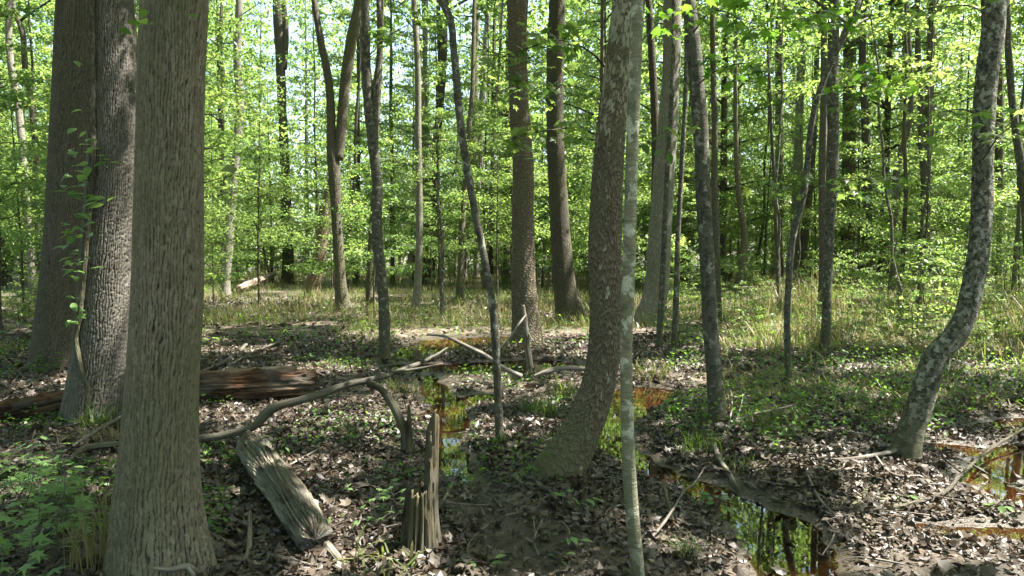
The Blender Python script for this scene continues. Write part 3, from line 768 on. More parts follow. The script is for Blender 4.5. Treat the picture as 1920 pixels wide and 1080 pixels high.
named_tree("edge_tree", "curving grey trunk at the extreme right edge of the picture",
    [(1886, 0, 11), (1891, 100, 12), (1899, 200, 13), (1908, 270, 14), (1917, 340, 14), (1926, 450, 15), (1932, 600, 17)], 'lichen_grey', 10, D=14, crown_s=.8)
named_tree("right_brown_tree", "brown straight background trunk right of the crooked mottled tree",
    [(1874, 120, 11), (1873, 300, 13), (1872, 525, 16)], 'rust', 18, D=33)
named_tree("leftmost_pale_tree", "pale thin trunk at the extreme left, lit white near its foot",
    [(17, 0, 10), (18, 100, 12), (34, 200, 12), (44, 300, 13), (51, 400, 12), (57, 480, 13), (62, 560, 14)], 'grey', 13, D=24)
named_tree("left_dark_sapling", "thin dark bending trunk just right of the leftmost pale trunk",
    [(24, 10, 8), (42, 60, 10), (47, 125, 10), (59, 200, 10), (68, 300, 10), (71, 420, 10), (77, 548, 12)], 'dark', 13, D=26)
named_tree("thread_tree", "thread thin dark stem left of the bent grey brown trunk",
    [(417, 0, 5), (418, 200, 6), (417, 350, 7), (418, 500, 8)], 'dark', 14, D=32)
named_tree("curved_thread_tree", "thin curving stem right of the twin stemmed tree foot",
    [(668, 220, 6), (663, 355, 7), (657, 400, 8), (651, 480, 9), (648, 532, 11)], 'dark', 12, D=31)
named_tree("background_post_tree", "thin straight stem seen between the forked dark tree and slim grey trunk",
    [(733, 150, 6), (736, 380, 8), (737, 525, 9)], 'ridged', 16, D=36)
named_tree("small_crooked_sapling", "small crooked sapling standing in the grass left of the arching sapling",
    [(822, 380, 5), (828, 430, 7), (829, 520, 7), (828, 602, 8)], 'lichen_grey', 4.5, crown_s=.45)
named_tree("slanting_thin_tree", "thin stem slanting right beside the foot of the slim grey trunk",
    [(785, 300, 8), (776, 420, 9), (770, 480, 11), (765, 532, 13)], 'grey', 15, D=33)
named_tree("stem_before_grey_tree", "thin lichened stem in front of the stout grey flared trunk",
    [(1262, 120, 8), (1252, 300, 9), (1246, 430, 10), (1240, 560, 11), (1235, 655, 13)], 'lichen_grey', 8, crown_s=.6)
named_tree("stem_beside_grey_tree", "thin dark stem right of the stout grey flared trunk foot",
    [(1286, 150, 8), (1276, 350, 9), (1270, 470, 10), (1268, 560, 11), (1264, 655, 12)], 'lichen_grey', 8, crown_s=.6)
named_tree("black_fork_tree", "black stem rising left of the stout grey trunk and partly behind it",
    [(1216, 0, 12), (1223, 120, 14), (1228, 220, 15), (1229, 340, 15), (1226, 460, 16), (1224, 590, 18)], 'dark', 15, D=18)

# ------------------------------------------------------------------ young trees, far trees and shrubs that fill the wood
ANCH = [(-100, 110, "left of the dark brown trunk"), (110, 260, "behind the three big trunks"), (380, 520, "between the nearest big trunk and the straight dark trunk"),
        (520, 650, "between the straight dark trunk and the twin stemmed tree"), (650, 780, "between the twin stemmed tree and the slim grey trunk"),
        (780, 960, "between the slim grey trunk and the scaly brown trunk"), (960, 1100, "between the scaly brown trunk and the leaning sycamore"),
        (1100, 1300, "around the stout grey flared trunk"), (1300, 1470, "between the lichen spotted trunk and the swaying sapling"),
        (1470, 1600, "around the swaying sapling and the narrow dark trunk"), (1600, 1720, "behind the cane, right of the black trunk"),
        (1720, 1850, "between the three stemmed tree and the crooked tree"), (1850, 2050, "right of the crooked mottled tree")]

def zone(px):
    for a, b, s in ANCH:
        if a <= px < b: return s
    return "behind the nearest big trunk"

def sky_gap(px, top):
    return top < 300 and (470 < px < 580 or 740 < px < 900)

def filler(name, cat, meshes, names, p, s, rz, label, group, tilt=0.0):
    r = empty(name, p, label, cat, group); r.rotation_euler = (RNG.normal(0, tilt), RNG.normal(0, tilt), rz); r.scale = (s, s, s)
    for me, nm in zip(meshes, names): obj(nm, me, r)
    return r

def spots(n, dmin, dmax, gap, x0=-60, x1=1980, keep=None):
    out = []; tries = 0
    while len(out) < n and tries < n * 40:
        tries += 1
        px = RNG.uniform(x0, x1); D = math.sqrt(RNG.uniform(dmin ** 2, dmax ** 2)); x = (px - 960) / F_PX * D
        if keep and not keep(px, D): continue
        if any((x - a) ** 2 + (D - b) ** 2 < gap ** 2 for a, b in out): continue
        if any((x - a) ** 2 + (D - b) ** 2 < .7 ** 2 for a, b in NAMED): continue
        out.append((x, D))
    return out

def clear(h):
    return lambda px, D: (D > 20 or px < 380 or px > 1250) and all(blocks((px - 960) / F_PX * D, D, h * f, .7) == 0 for f in (.3, .55, .8))
for x, D in spots(118, 14, 44, 1.5, keep=clear(6.5)):
    px = 960 + F_PX * x / D; k = int(RNG.integers(5)); near = D < 27
    s = RNG.uniform(.8, 1.25)
    if sky_gap(px, 470 - 6 * s * F_PX / D) and D > 20: s *= .55
    filler("young_tree", "young tree", YOUNG[k], ("trunk", "crown"), (x, D, float(hgt(x, D))), s, RNG.random() * 6.28,
           f"{'nearer' if near else 'farther'} young green tree {zone(px)}",
           f"{'nearer' if near else 'farther'} young trees {zone(px)}", .03)
for x, D in spots(92, 30, 72, 2.3):
    px = 960 + F_PX * x / D; k = int(RNG.integers(3)); s = RNG.uniform(.85, 1.2)
    if sky_gap(px, 0): s *= .75
    filler("tall_tree", "tree", TALL[k], ("trunk", "crown"), (x, D, float(hgt(x, D))), s, RNG.random() * 6.28,
           f"tall far tree {zone(px)}", f"tall far trees {zone(px)}", .015)
SLIM = []
for i, (h, r0, wob) in enumerate([(13, .06, .22), (16, .10, .12), (11, .045, .35), (15, .075, .2)]):
    wd, lv = branchy(400 + i, h, r0, 9, .5, 1.8, 150, .14, wob=wob)
    SLIM.append((wd.mesh("slim_trunk", M[('dark', 'ridged', 'lichen_grey', 'ridged')[i]]), lv.mesh("slim_crown", M['leaf_far'])))
for x, D in spots(58, 15, 46, 1.2, keep=lambda px, D: px > 1200 or RNG.random() < .45):
    px = 960 + F_PX * x / D; k = int(RNG.integers(4)); far = D > 28
    filler("slim_tree", "tree", SLIM[k], ("trunk", "crown"), (x, D, float(hgt(x, D))), RNG.uniform(.85, 1.2), RNG.random() * 6.28,
           f"{'far' if far else 'mid distance'} slim bare stemmed tree {zone(px)}", f"{'far' if far else 'mid distance'} slim trees {zone(px)}", .035)
for x, D in spots(70, 11, 38, .9, keep=lambda px, D: D > 30 or px > 1300 or px < 380) + spots(48, 10, 26, .7, x0=1230, x1=2000):
    px = 960 + F_PX * x / D; k = int(RNG.integers(3)); s = RNG.uniform(.7, 1.15)
    filler("leafy_shrub", "shrub", SHRUB[k], ("stem", "foliage"), (x, D, float(hgt(x, D))), s, RNG.random() * 6.28,
           f"low leafy shrub {zone(px)}", f"low shrubs {zone(px)}", .05)

# the far wood closing the view and lying all round: one mass of leaves nobody could count
rng = np.random.default_rng(77); n = 190000
D = rng.uniform(46, 92, n); px = rng.uniform(-250, 2170, n); x = (px - 960) / F_PX * D
z = rng.random(n) ** 1.15 * (25 + 6 * fbm(x * .1, D * .1, 2))
cl = fbm(x * .35 + 9, z * .5 + D * .3, 3)
gapm = ((px > 480) & (px < 570) | (px > 745) & (px < 905)) & (z > 11 + 4 * fbm(px * .02, D * .1, 2))
keep = (cl > .27) & ~(gapm & (rng.random(n) < .6))
P1 = np.stack([x, D, z], -1)[keep]
n = 42000; a = rng.uniform(math.radians(42), math.radians(318), n); rr = rng.uniform(26, 60, n); z = rng.random(n) * 20
P2 = np.stack([rr * np.sin(a), rr * np.cos(a), z], -1); cl = fbm(P2[:, 0] * .3, P2[:, 1] * .3 + z * .4, 3); P2 = P2[cl > .38]
P = np.r_[P1, P2]; S_ = np.r_[np.full(len(P1), .44), np.full(len(P2), .95)]
n = len(P)
V, F, t = place(SIMPLE, P, rng.random(n) * 6.283, rng.normal(-.25, .6, n), rng.normal(0, .6, n), S_ * rng.uniform(.65, 1.25, n))
fw = obj("far_woods", build_mesh("far_woods", V, F, M['leaf_far'], None, {"tint": t}))
tag(fw, "mass of sunlit green leaves of the far wood", "woods", kind="stuff")

# overhead leaf roof added for the light, its gaps shaped to drop sun flecks
n = 190000
x = rng.uniform(-30, 40, n); y = rng.uniform(-14, 44, n); z = rng.uniform(12.5, 20, n)
gx_, gy_ = x - z * SUN_DIR.x / SUN_DIR.z, y - z * SUN_DIR.y / SUN_DIR.z
cl = fbm(gx_ * .42 + 60, gy_ * .42 + 31, 4)
hole = np.zeros(n, bool)
for (c, r) in FL: hole |= np.hypot(gx_ - c[0], gy_ - c[1]) < r * (.75 + 1.2 * fbm(gx_ * 2.6, gy_ * 2.6, 2))
hole |= fbm(gx_ * 1.6 + 7, gy_ * 1.6, 2) > .535
shade = np.zeros(n, bool)
for (c, r) in SHADE: shade |= np.hypot(gx_ - c[0], gy_ - c[1]) < r * (.8 + .5 * fbm(gx_ * 2, gy_ * 2, 2))
keep = (((cl > .375 + .20 * sstep(10, 18, gy_) * (1 - .75 * sstep(3, 9, gx_))) & ~hole) | shade) & (y < 36 + 8 * cl - .3 * (z - 12))
P = np.stack([x, y, z], -1)[keep]
for (c, r) in SHADE:                                                # extra overhead clumps added to shade chosen trunks and ground
    m = int((750 if r in (.38, .3, .4) else 150) * r); zz = rng.uniform(13, 19, m)
    P = np.r_[P, np.stack([c[0] + rng.normal(0, r * .6, m) + zz * SUN_DIR.x / SUN_DIR.z, c[1] + rng.normal(0, r * .6, m) + zz * SUN_DIR.y / SUN_DIR.z, zz], -1)]
n = len(P)
V, F, t = place(SIMPLE, P, rng.random(n) * 6.283, rng.normal(-.25, .45, n), rng.normal(0, .45, n), .6 * rng.uniform(.6, 1.2, n))
rc = obj("shade_canopy", build_mesh("shade_canopy", V, F, M['leaf_far'], None, {"tint": t}))
tag(rc, "high leafy canopy added overhead, gaps and clumps shaped for sun and shade", "foliage", kind="stuff")

# ------------------------------------------------------------------ leaf litter, grass
def in_view(n, dmin, dmax, x0=-120, x1=2040, power=1.0):
    D = dmin + (dmax - dmin) * RNG.random(n) ** power; px = RNG.uniform(x0, x1, n)
    return (px - 960) / F_PX * D, D, px

def litter():
    b = Bag(); lob = leaf_lobed(5, .22)
    for nn, d0, d1, tm, s0 in ((33000, 2.7, 8, OVAL, .052), (8000, 2.7, 8, lob, .07), (30000, 8, 14, OVAL, .060), (8000, 8, 14, lob, .09), (18000, 14, 26, SIMPLE, .12), (30000, 2.7, 8, SIMPLE, .034), (24000, 6, 13, SIMPLE, .045)):
        nn = int(nn * (1.75 if d0 < 8 else 1.3))
        x, y, px = in_view(nn, d0, d1, *((-800, 2720) if d0 < 8 else (-440, 2360)), power=.72)
        d = water_dist(x, y); md = seg_dist(x, y, MUDS)
        k = (d > .02 + .12 * RNG.random(nn)) | (RNG.random(nn) < .03); k &= (md > .05) | (RNG.random(nn) < (.8 if s0 < .05 else .26))
        k &= fbm(x * 1.3 + 5, y * 1.3, 3) > .16
        x, y, d = x[k], y[k], d[k]; m = len(x)
        z = np.maximum(hgt(x, y), WATER) + RNG.uniform(.004, .045, m) * np.where(d > .05, 1, .15)
        V, F, t = place(tm, np.stack([x, y, z], -1), RNG.random(m) * 6.283, RNG.normal(.0, .28, m), RNG.normal(0, .36, m), s0 * RNG.uniform(.45, 1.45, m), RNG.normal(0, 2.8, m),
                        np.clip(RNG.normal(.45, .24, m) + .3 * (fbm(x * .9, y * .9, 2) - .4) - .25 * (d < .1), 0, 1))
        b.add(V, F, None, t)
    return b
o = obj("leaf_litter", litter().mesh("leaf_litter", M['litter'], smooth=False))
tag(o, "brown curled dead leaves strewn over the forest floor", "leaf litter", kind="stuff")

def blades(x, y, h, w_, tint, lean=.5):
    n = len(x); z = np.maximum(hgt(x, y), WATER - .02); a = RNG.random(n) * 6.283; l = np.abs(RNG.normal(lean, .3, n))
    dx, dy = np.cos(a), np.sin(a); sx, sy = -dy, dx
    V = np.zeros((n, 7, 3))
    for k, (f, wf) in enumerate(((0, .8), (.4, 1), (.78, .7))):
        bend = l * f * f * h; zz = z + h * f * (1 - .35 * l * f)
        for q, sg in enumerate((-1, 1)):
            V[:, k * 2 + q] = np.stack([x + dx * bend + sg * sx * w_ * wf * .5, y + dy * bend + sg * sy * w_ * wf * .5, zz], -1)
    V[:, 6] = np.stack([x + dx * l * h, y + dy * l * h, z + h * (1 - .42 * l)], -1)
    i = (np.arange(n) * 7)[:, None, None]
    Qd = (np.array([[0, 1, 3, 2], [2, 3, 5, 4]])[None] + i).reshape(-1, 4); Tr = (np.array([[4, 5, 6]])[None] + i).reshape(-1, 3)
    return V.reshape(-1, 3), [Qd, Tr], np.repeat(np.clip(tint, 0, 1), 7)

def grass():
    b = Bag()
    for nn, d0, d1, h0, w0 in ((24000, 10, 18, .17, .006), (46000, 15, 34, .30, .011), (16000, 34, 55, .45, .026)):
        x, y, px = in_view(nn, d0, d1)
        dens = fbm(x * .5 + 20, y * .5, 3) + .16 * sstep(11, 18, y) + .03 * sstep(1350, 1600, px) - .16 * (px < 380)
        k = (dens > .47) & (water_dist(x, y) > .12)
        x, y, px = x[k], y[k], px[k]; m = len(x)
        dry = .42 + .55 * (fbm(x * .35, y * .35 + 8, 2) - .4) + RNG.normal(0, .2, m)
        b.add(*(lambda r: (r[0], r[1], None, r[2]))(blades(x, y, h0 * RNG.uniform(.4, 1.5, m), w0 * RNG.uniform(.6, 1.3, m), dry)))
    # knee-high herbs on the right bank
    x, y, px = in_view(25000, 6.0, 16, 1330, 2380)
    k = (fbm(x * .8 + 3, y * .8 + 1, 3) + .05 * sstep(7, 10, y) > .43) & (water_dist(x, y) > .15); x, y = x[k], y[k]; m = len(x)
    b.add(*(lambda r: (r[0], r[1], None, r[2]))(blades(x, y, (.10 + .10 * sstep(7, 12, y)) * RNG.uniform(.4, 1.8, m), .010 * RNG.uniform(.5, 1.6, m), .5 + RNG.normal(0, .28, m), 1.0)))
    return b
o = obj("grass", grass().mesh("grass", M['grass'], smooth=False))
tag(o, "thin green and straw coloured woodland grass in the clearing", "grass", kind="stuff")

def herbs():
    """small broad leaves close to the ground"""
    b = Bag()
    for nn, d0, d1, x0, x1, thr, s in ((9500, 4, 12, -320, 420, .47, .045), (7000, 5, 12, 420, 1330, .50, .045), (16500, 5.5, 16, 1250, 2400, .43, .055), (16000, 12, 34, -100, 2040, .44, .085)):
        x, y, px = in_view(nn, d0, d1, x0, x1); k = (fbm(x * .9 + 50, y * .9 + 30, 3) > thr) & (water_dist(x, y) > .08); x, y = x[k], y[k]; m = len(x)
        P = np.stack([x, y, hgt(x, y) + np.abs(RNG.normal(.03, .06, m)) + .02 + .2 * (RNG.random(m) ** 3) * (d1 > 12)], -1)
        V, F, t = leaf_cloud(RNG, P, s, OVAL if d1 <= 12 else SIMPLE, .35); b.add(V, F, None, t)
    return b
o = obj("ground_cover", herbs().mesh("ground_cover", M['leaf_shade'], smooth=False))
tag(o, "low green herbs creeping between the dead leaves", "ground cover", kind="stuff")

def cane():
    b = Bag()
    x, y, px = in_view(9000, 9.5, 26, 1420, 2150)
    k = fbm(x * .55 + 11, y * .55 + 2, 3) > .44; x, y = x[k], y[k]; m = len(x)
    b.add(*(lambda r: (r[0], r[1], None, r[2]))(blades(x, y, (.38 + .45 * sstep(10, 16, y)) * RNG.uniform(.35, 1.45, m), .013 * RNG.uniform(.6, 1.3, m), .50 + RNG.normal(0, .24, m), .55)))
    return b
o = obj("cane_undergrowth", cane().mesh("cane_undergrowth", M['grass'], smooth=False))
tag(o, "tall green and straw cane leaves in the undergrowth", "undergrowth", kind="stuff")

# ------------------------------------------------------------------ logs, stumps, fallen branches
def wood_tube(name, label, cat, pts, mat, seg=14, rough=.25, n=None, group=None, twigs=(), knots=0, squash=1.0):
    """pts: world points with a radius; twigs: further strands of the same piece"""
    base = np.array(pts[0][:3], float); b = Bag(); sd = RNG.random() * 90
    for i, pp in enumerate([pts] + list(twigs)):
        pp = np.array(pp, float); L = np.linalg.norm(np.diff(pp[:, :3], axis=0), axis=1).sum()
        S = spline(pp, n or int(max(14, L * 45)))
        jit = np.cumsum(RNG.normal(0, 1, (len(S), 3)), 0); jit -= np.linspace(0, 1, len(S))[:, None] * jit[-1]
        S[:, :3] += jit * np.median(S[:, 3]) * .035
        f = lambda th, s, R: R * rough * 2 * (fbm(np.cos(th) * 2.2 + sd, s * 2.5 / max(L, .3) + np.sin(th) * 2.2, 4) - .45)
        V, F, uv = tube(S[:, :3], S[:, 3], seg if i == 0 else max(5, seg - 4), f)
        if squash != 1.0: V[:, 2] = base[2] + (V[:, 2] - base[2]) * squash
        b.add(V, F, uv)
    return tag(obj(name, b.mesh(name, M[mat], base), None, tuple(base)), label, cat, group)

def gp(px, py, r, lift=0.0):
    p = G(px, py); return (p[0], p[1], p[2] + lift, r)

def grain(sd, k=20, depth=.12):
    def f(th, s, R):
        g1 = fbm(np.cos(th) * k * .5 + sd, np.sin(th) * k * .5 + s * .7, 4) - .45
        g2 = np.abs(fbm(np.cos(th) * k + sd, np.sin(th) * k + s * .9 + 4, 3) - .45)
        g3 = fbm(th * 34 + sd, s * 2.2 + sd + 2 * fbm(th * 5, s * 3, 2), 3) - .45
        return R * (depth * 2.2 * g1 - depth * 2.4 * np.exp(-g2 * 24) + depth * 1.1 * g3)
    return f

def log(name, label, a, c, r0, r1, mat, sd, n=110, seg=96, depth=.12, jag=.5, square=0.0, bend=0.0, cat="log", k=20):
    a = np.array(a, float); c = np.array(c, float); t = np.linspace(0, 1, n)[:, None]
    P = a * (1 - t) + c * t; P[:, 2] += bend * 4 * (t * (1 - t))[:, 0]
    r = np.linspace(r0, r1, n)
    gf = grain(sd, k, depth)
    def f(th, s, R):
        q = gf(th, s, R)
        q = q + R * .7 * (fbm(np.cos(th) * 1.8 + sd, np.sin(th) * 1.8 + s * 5, 4) - .45)
        if square: q = q + R * square * (np.maximum(np.abs(np.cos(th + .5)), np.abs(np.sin(th + .5))) ** -1 - 1.15)
        return q
    V, F, uv = tube(P, r, seg, f)
    T = (c - a) / np.linalg.norm(c - a); nv = n * (seg + 1); A = V[:nv].reshape(n, seg + 1, 3)
    tt = t[:, 0][:, None]; th = np.linspace(0, 2 * np.pi, seg + 1)[None]
    ax = P[:, None]
    for end, wgt in ((0, np.clip(1 - tt / .22, 0, 1)), (1, np.clip((tt - .78) / .22, 0, 1))):   # splintered, wasted ends
        j = 1.1 * (fbm(np.cos(th) * 5 + sd + end * 7, np.sin(th) * 5, 4) - .45) + .5 * (fbm(np.cos(th) * 19 + sd, np.sin(th) * 19, 2) - .4) + .30 * np.cos(th + sd + end)
        A += (T[None, None] * (wgt ** 1.3 * j * jag * r0 * 3.2 * (1 if end else -1))[..., None])
        sh = np.clip(wgt * jag * (.35 + 1.3 * (fbm(np.cos(th) * 3 + sd * 2, np.sin(th) * 3 + tt * 3, 3) - .35)), 0, .75)
        A += (ax - A) * sh[..., None] * wgt[..., None]
    A[:, -1] = A[:, 0]
    return tag(obj(name, build_mesh(name, V - a, F, M[mat], uv), None, tuple(a)), label, cat)

p0, p1 = G(372, 762), G(583, 752)
log("rotten_log", "broken rust red rotten log lying behind the grey weathered log",
    (p0[0] - .45, p0[1] + .12, p0[2] + .14), (p1[0], p1[1] + .05, p1[2] + .19), .15, .165, 'rotten', 3, depth=.13, jag=.28, square=.35)
p0, p1 = G(385, 730), G(545, 712)
log("log_slab", "thin splintered slab of pale rotten wood behind the rust red log", (p0[0], p0[1] + .1, p0[2] + .1), (p1[0], p1[1] + .1, p1[2] + .1), .10, .06, 'rotten_tan', 8, depth=.2, jag=.8)
p0, p1 = G(455, 872), G(590, 1040)
log("weathered_log", "grey weathered log with deep grain and a splintered near end",
    (p0[0], p0[1] + .12, p0[2] + .13), (p1[0], p1[1], p1[2] + .09), .108, .098, 'weathered', 15, n=220, seg=260, depth=.13, jag=.5, bend=.02, k=34)
p0, p1 = G(575, 1000), G(660, 1090)
log("wood_splinter", "long pale splinter lying beyond the weathered log's near end", (p0[0], p0[1], p0[2] + .05), (p1[0], p1[1], p1[2] + .02), .045, .015, 'weathered', 21, n=60, seg=40, jag=1.0, cat="splinter")
p0, p1 = G(-60, 812), G(150, 775)
log("brown_log", "crumbling brown log on the ground left of the vine covered trunk", (p0[0], p0[1] + .1, p0[2] + .07), (p1[0], p1[1] + .25, p1[2] + .12), .13, .12, 'rotten', 31, depth=.22, jag=.4)
p0, p1 = G(440, 552), G(522, 534)
log("distant_log", "orange tinted fallen log far off below the straight dark trunk", (p0[0], p0[1], p0[2] + .15), (p1[0], p1[1] - .5, p1[2] + .55), .15, .13, 'rotten_tan', 41, n=50, seg=40)
p0, p1 = G(60, 1042), G(170, 1020)
log("bark_slab", "flat grey brown slab of bark on the leaf litter near the seedlings", (p0[0], p0[1], p0[2] + .02), (p1[0], p1[1], p1[2] + .03), .035, .03, 'weathered', 51, n=50, seg=40, cat="bark")

# jagged broken stump: the top rises to a spike on one side
def stump(name, label, px, py, top_px, top_py, wpx, mat, sd, lowf=.42, lean=0.):
    b = G(px, py); D = b[1]; tp = at(top_px, top_py, D); h = tp[2] - b[2] + .05; r = wpx * D / F_PX * .5
    n, seg = 90, 110; th = np.linspace(0, 2 * np.pi, seg + 1)
    P = np.stack([np.linspace(0, (tp[0] - b[0]) - r * .55, n), np.zeros(n), np.linspace(-.08, h, n)], -1); t = np.linspace(0, 1, n)
    rr = r * (1.05 - .22 * t + .55 * np.exp(-t * 10))
    gf = grain(sd, 12, .22); V, F, uv = tube(P, rr, seg, gf)
    A = V[:n * (seg + 1)].reshape(n, seg + 1, 3); C = P[:, None]
    ang = np.arctan2(A[..., 1] - C[..., 1], A[..., 0] - C[..., 0])
    prof = lowf + (1 - lowf) * np.clip(np.cos((ang + .35) * .9), 0, 1) ** 8 + .2 * (fbm(np.cos(ang) * 4 + sd, np.sin(ang) * 4, 4) - .45) + .1 * (fbm(np.cos(ang) * 22 + sd, np.sin(ang) * 22, 2) - .4)
    top = np.clip(prof, .15, 1.0) * h
    over = np.maximum(A[..., 2] - top, 0); A[..., 2] -= over
    A[..., :2] += (C[..., :2] - A[..., :2]) * np.clip(over / (h * .25), 0, .45)[..., None]      # broken edge leans inwards
    A[:, -1] = A[:, 0]; V[-1] = [P[n // 2, 0], 0, h * lowf * .55]
    return tag(obj(name, build_mesh(name, V, F, M[mat], uv), None, tuple(b)), label, "stump"), b
ST, stb = stump("broken_stump", "jagged mossy stump ending in a tall splinter, leaves sprouting at its side", 787, 1030, 812, 782, 66, 'mossy', 4)
stump("small_stump", "short dark broken stub standing under the arching dead root", 764, 852, 767, 770, 22, 'mossy', 9, .6)

def ptube(name, label, cat, pts, mat, twigs=(), seg=10, rough=.2):
    """pts as (px, py, D, width in px)"""
    f = lambda L: [np.r_[at(x, y, D), wd * D / F_PX * .5] for x, y, D, wd in L]
    return wood_tube(name, label, cat, f(pts), mat, seg, rough, twigs=[f(q) for q in twigs])

ptube("fallen_branch", "long crooked dead branch lying across from the nearest trunk towards the stream", "branch",
      [(340, 826, 5.7, 13), (420, 815, 5.75, 15), (480, 795, 5.8, 16), (500, 774, 5.85, 20), (518, 762, 5.87, 17), (560, 750, 5.93, 15), (600, 740, 6.0, 14), (650, 722, 6.1, 13), (710, 708, 6.2, 11), (765, 690, 6.5, 9), (810, 670, 6.9, 5), (838, 652, 7.2, 3)], 'dead',
      [[(740, 698, 6.3, 7), (790, 690, 6.4, 5), (830, 682, 6.5, 3)], [(790, 680, 6.7, 4), (800, 660, 6.7, 3), (812, 648, 6.8, 2)]])
ptube("arching_root", "dark grooved dead root arching down to the ground beside the small stub", "root",
      [(690, 718, 6.15, 12), (712, 728, 6.1, 12), (735, 758, 6.05, 16), (752, 790, 6.0, 17), (764, 822, 5.97, 18), (767, 858, 5.95, 20)], 'mossy', seg=16, rough=.4)
ptube("bare_branch", "thin pale curving branch that dips towards the pools behind the arching sapling", "branch",
      [(800, 628, 9.5, 3), (835, 632, 9.3, 5), (870, 648, 9.1, 7), (905, 665, 8.9, 8), (940, 688, 8.7, 8), (978, 706, 8.6, 9)], 'twig')
ptube("crooked_stick", "crooked grey stick on the bank left of the leaning sycamore trunk", "stick",
      [(1000, 706, 8.7, 6), (1025, 697, 8.7, 10), (1050, 691, 8.8, 11), (1075, 690, 8.8, 10), (1098, 692, 8.8, 8)], 'twig')
ptube("upright_stake", "pale dead stick standing upright in the orange pool before the scaly trunk", "stick",
      [(981, 572, 10.0, 7), (986, 610, 10.0, 11), (990, 650, 10.0, 11), (994, 690, 10.0, 12)], 'weathered', [[(988, 620, 10, 4), (1000, 640, 9.95, 3)]])
ptube("thin_cane", "thin bent twig leaning beside the upright pale stake", "stick", [(936, 655, 9.7, 3), (960, 628, 9.7, 4), (975, 605, 9.7, 4), (986, 590, 9.8, 3)], 'twig')

def ground_stick(name, label, pts, mat='twig', twigs=(), cat="stick"):
    """pts as (px, py, width in px, lift in m) on the ground"""
    def f(L):
        o_ = []
        for x, y, wd, lift in L:
            p = G(x, y); o_.append(np.r_[p[0], p[1], p[2] + lift, wd * p[1] / F_PX * .5])
        return o_
    return wood_tube(name, label, cat, f(pts), mat, 8, .2, twigs=[f(q) for q in twigs])

ground_stick("pale_stick", "pale lichened stick sliding from the bank into the reflecting pool", [(1338, 845, 9, .05), (1350, 872, 11, .04), (1368, 895, 12, .02), (1385, 920, 12, 0), (1400, 945, 9, -.03)], 'weathered')
ground_stick("leaning_twig", "long thin twig arching over the mud right of the slim sapling", [(1206, 1030, 7, .02), (1235, 1012, 6, .06), (1262, 985, 5, .10), (1280, 958, 4, .12), (1310, 925, 3, .12), (1322, 905, 2, .12)])
ground_stick("forked_twig", "small forked twig lying on bare mud", [(1010, 1045, 4, .01), (1002, 1020, 5, .02), (1012, 995, 4, .03), (1026, 970, 3, .04)], twigs=[[(1003, 1008, 3, .03), (1000, 985, 2, .05)], [(1002, 1025, 3, .02), (985, 1015, 2, .02)]])
ground_stick("mossy_stick", "short pale mossy stick lying in front of the leaning sycamore", [(968, 905, 9, .05), (985, 918, 10, .03), (1010, 922, 11, .03), (1038, 928, 12, .03)], 'weathered')
ground_stick("pronged_twig", "thin pale two pronged twig right of the jagged stump", [(828, 950, 6, .02), (845, 925, 6, .04), (858, 900, 5, .06), (866, 888, 4, .08)], twigs=[[(858, 905, 4, .04), (872, 925, 4, .04), (885, 948, 3, .03)]])
ground_stick("whitened_stick", "whitened stick on the mud right of the reflecting pool", [(1515, 905, 4, .05), (1525, 925, 6, .04), (1540, 950, 8, .03), (1562, 970, 6, .02)], 'weathered')
ground_stick("long_branch", "long grey branch slanting across the wet ground below the crooked tree", [(1540, 985, 6, .02), (1620, 968, 8, .03), (1700, 955, 8, .04), (1745, 945, 8, .05), (1800, 905, 7, .06), (1850, 862, 6, .07), (1925, 815, 5, .07)], 'dark',
             [[(1815, 890, 5, .09), (1860, 905, 4, .05), (1890, 915, 3, .03)], [(1800, 905, 4, .08), (1770, 885, 3, .1), (1750, 850, 2, .2)], [(1745, 945, 5, .05), (1830, 950, 4, .03), (1900, 955, 3, .02)]], cat="branch")
ground_stick("root_branch", "dry branch reaching left from the foot of the crooked tree", [(1685, 862, 8, .08), (1640, 868, 8, .06), (1590, 872, 9, .04), (1540, 868, 7, .02)], 'twig', [[(1640, 868, 5, .06), (1680, 905, 5, .05), (1720, 905, 4, .05)]], cat="branch")
ground_stick("brushy_twig", "tangled dead twig beside the mossy foot of the spotted trunk", [(1350, 840, 6, .04), (1370, 815, 6, .08), (1400, 800, 5, .1), (1450, 788, 4, .1), (1490, 778, 3, .1)], twigs=[[(1365, 820, 4, .08), (1372, 790, 3, .16), (1368, 765, 2, .2)], [(1380, 812, 4, .08), (1392, 780, 2, .18)]])
ground_stick("thick_stick", "thick grey stick on the ground left of the nearest trunk", [(130, 872, 10, .04), (165, 852, 14, .05), (205, 845, 14, .04), (245, 838, 13, .03)], 'dead')
ground_stick("slanting_stick", "thin stick leaning across the straw tuft by the vine covered trunk", [(105, 862, 6, .02), (160, 835, 7, .06), (200, 818, 7, .1), (240, 800, 6, .12)])
ground_stick("half_buried_branch", "dark half buried branch behind the green seedlings", [(30, 1010, 9, .05), (90, 1008, 15, .04), (140, 1004, 14, .04), (215, 1000, 13, .03)], 'dead', cat="branch")
ground_stick("bent_twig", "bent twig arching over the litter beside the seedlings", [(68, 1062, 4, .01), (85, 1020, 5, .1), (110, 1002, 5, .12), (150, 990, 4, .1), (190, 982, 3, .05)])
ground_stick("right_foot_stick", "short grey stick lying at the right of the nearest trunk's foot", [(385, 1005, 8, .03), (410, 1020, 10, .03), (445, 1034, 9, .02)], 'weathered')
ground_stick("stub_stick", "short upright grey stub of wood left of the weathered log", [(462, 1060, 9, .02), (468, 1040, 10, .05), (470, 1010, 7, .14)], 'weathered')
ground_stick("litter_twig", "thin pale twig lying on dead leaves right of the weathered log", [(525, 888, 3, .03), (560, 872, 4, .04), (600, 852, 3, .05)])
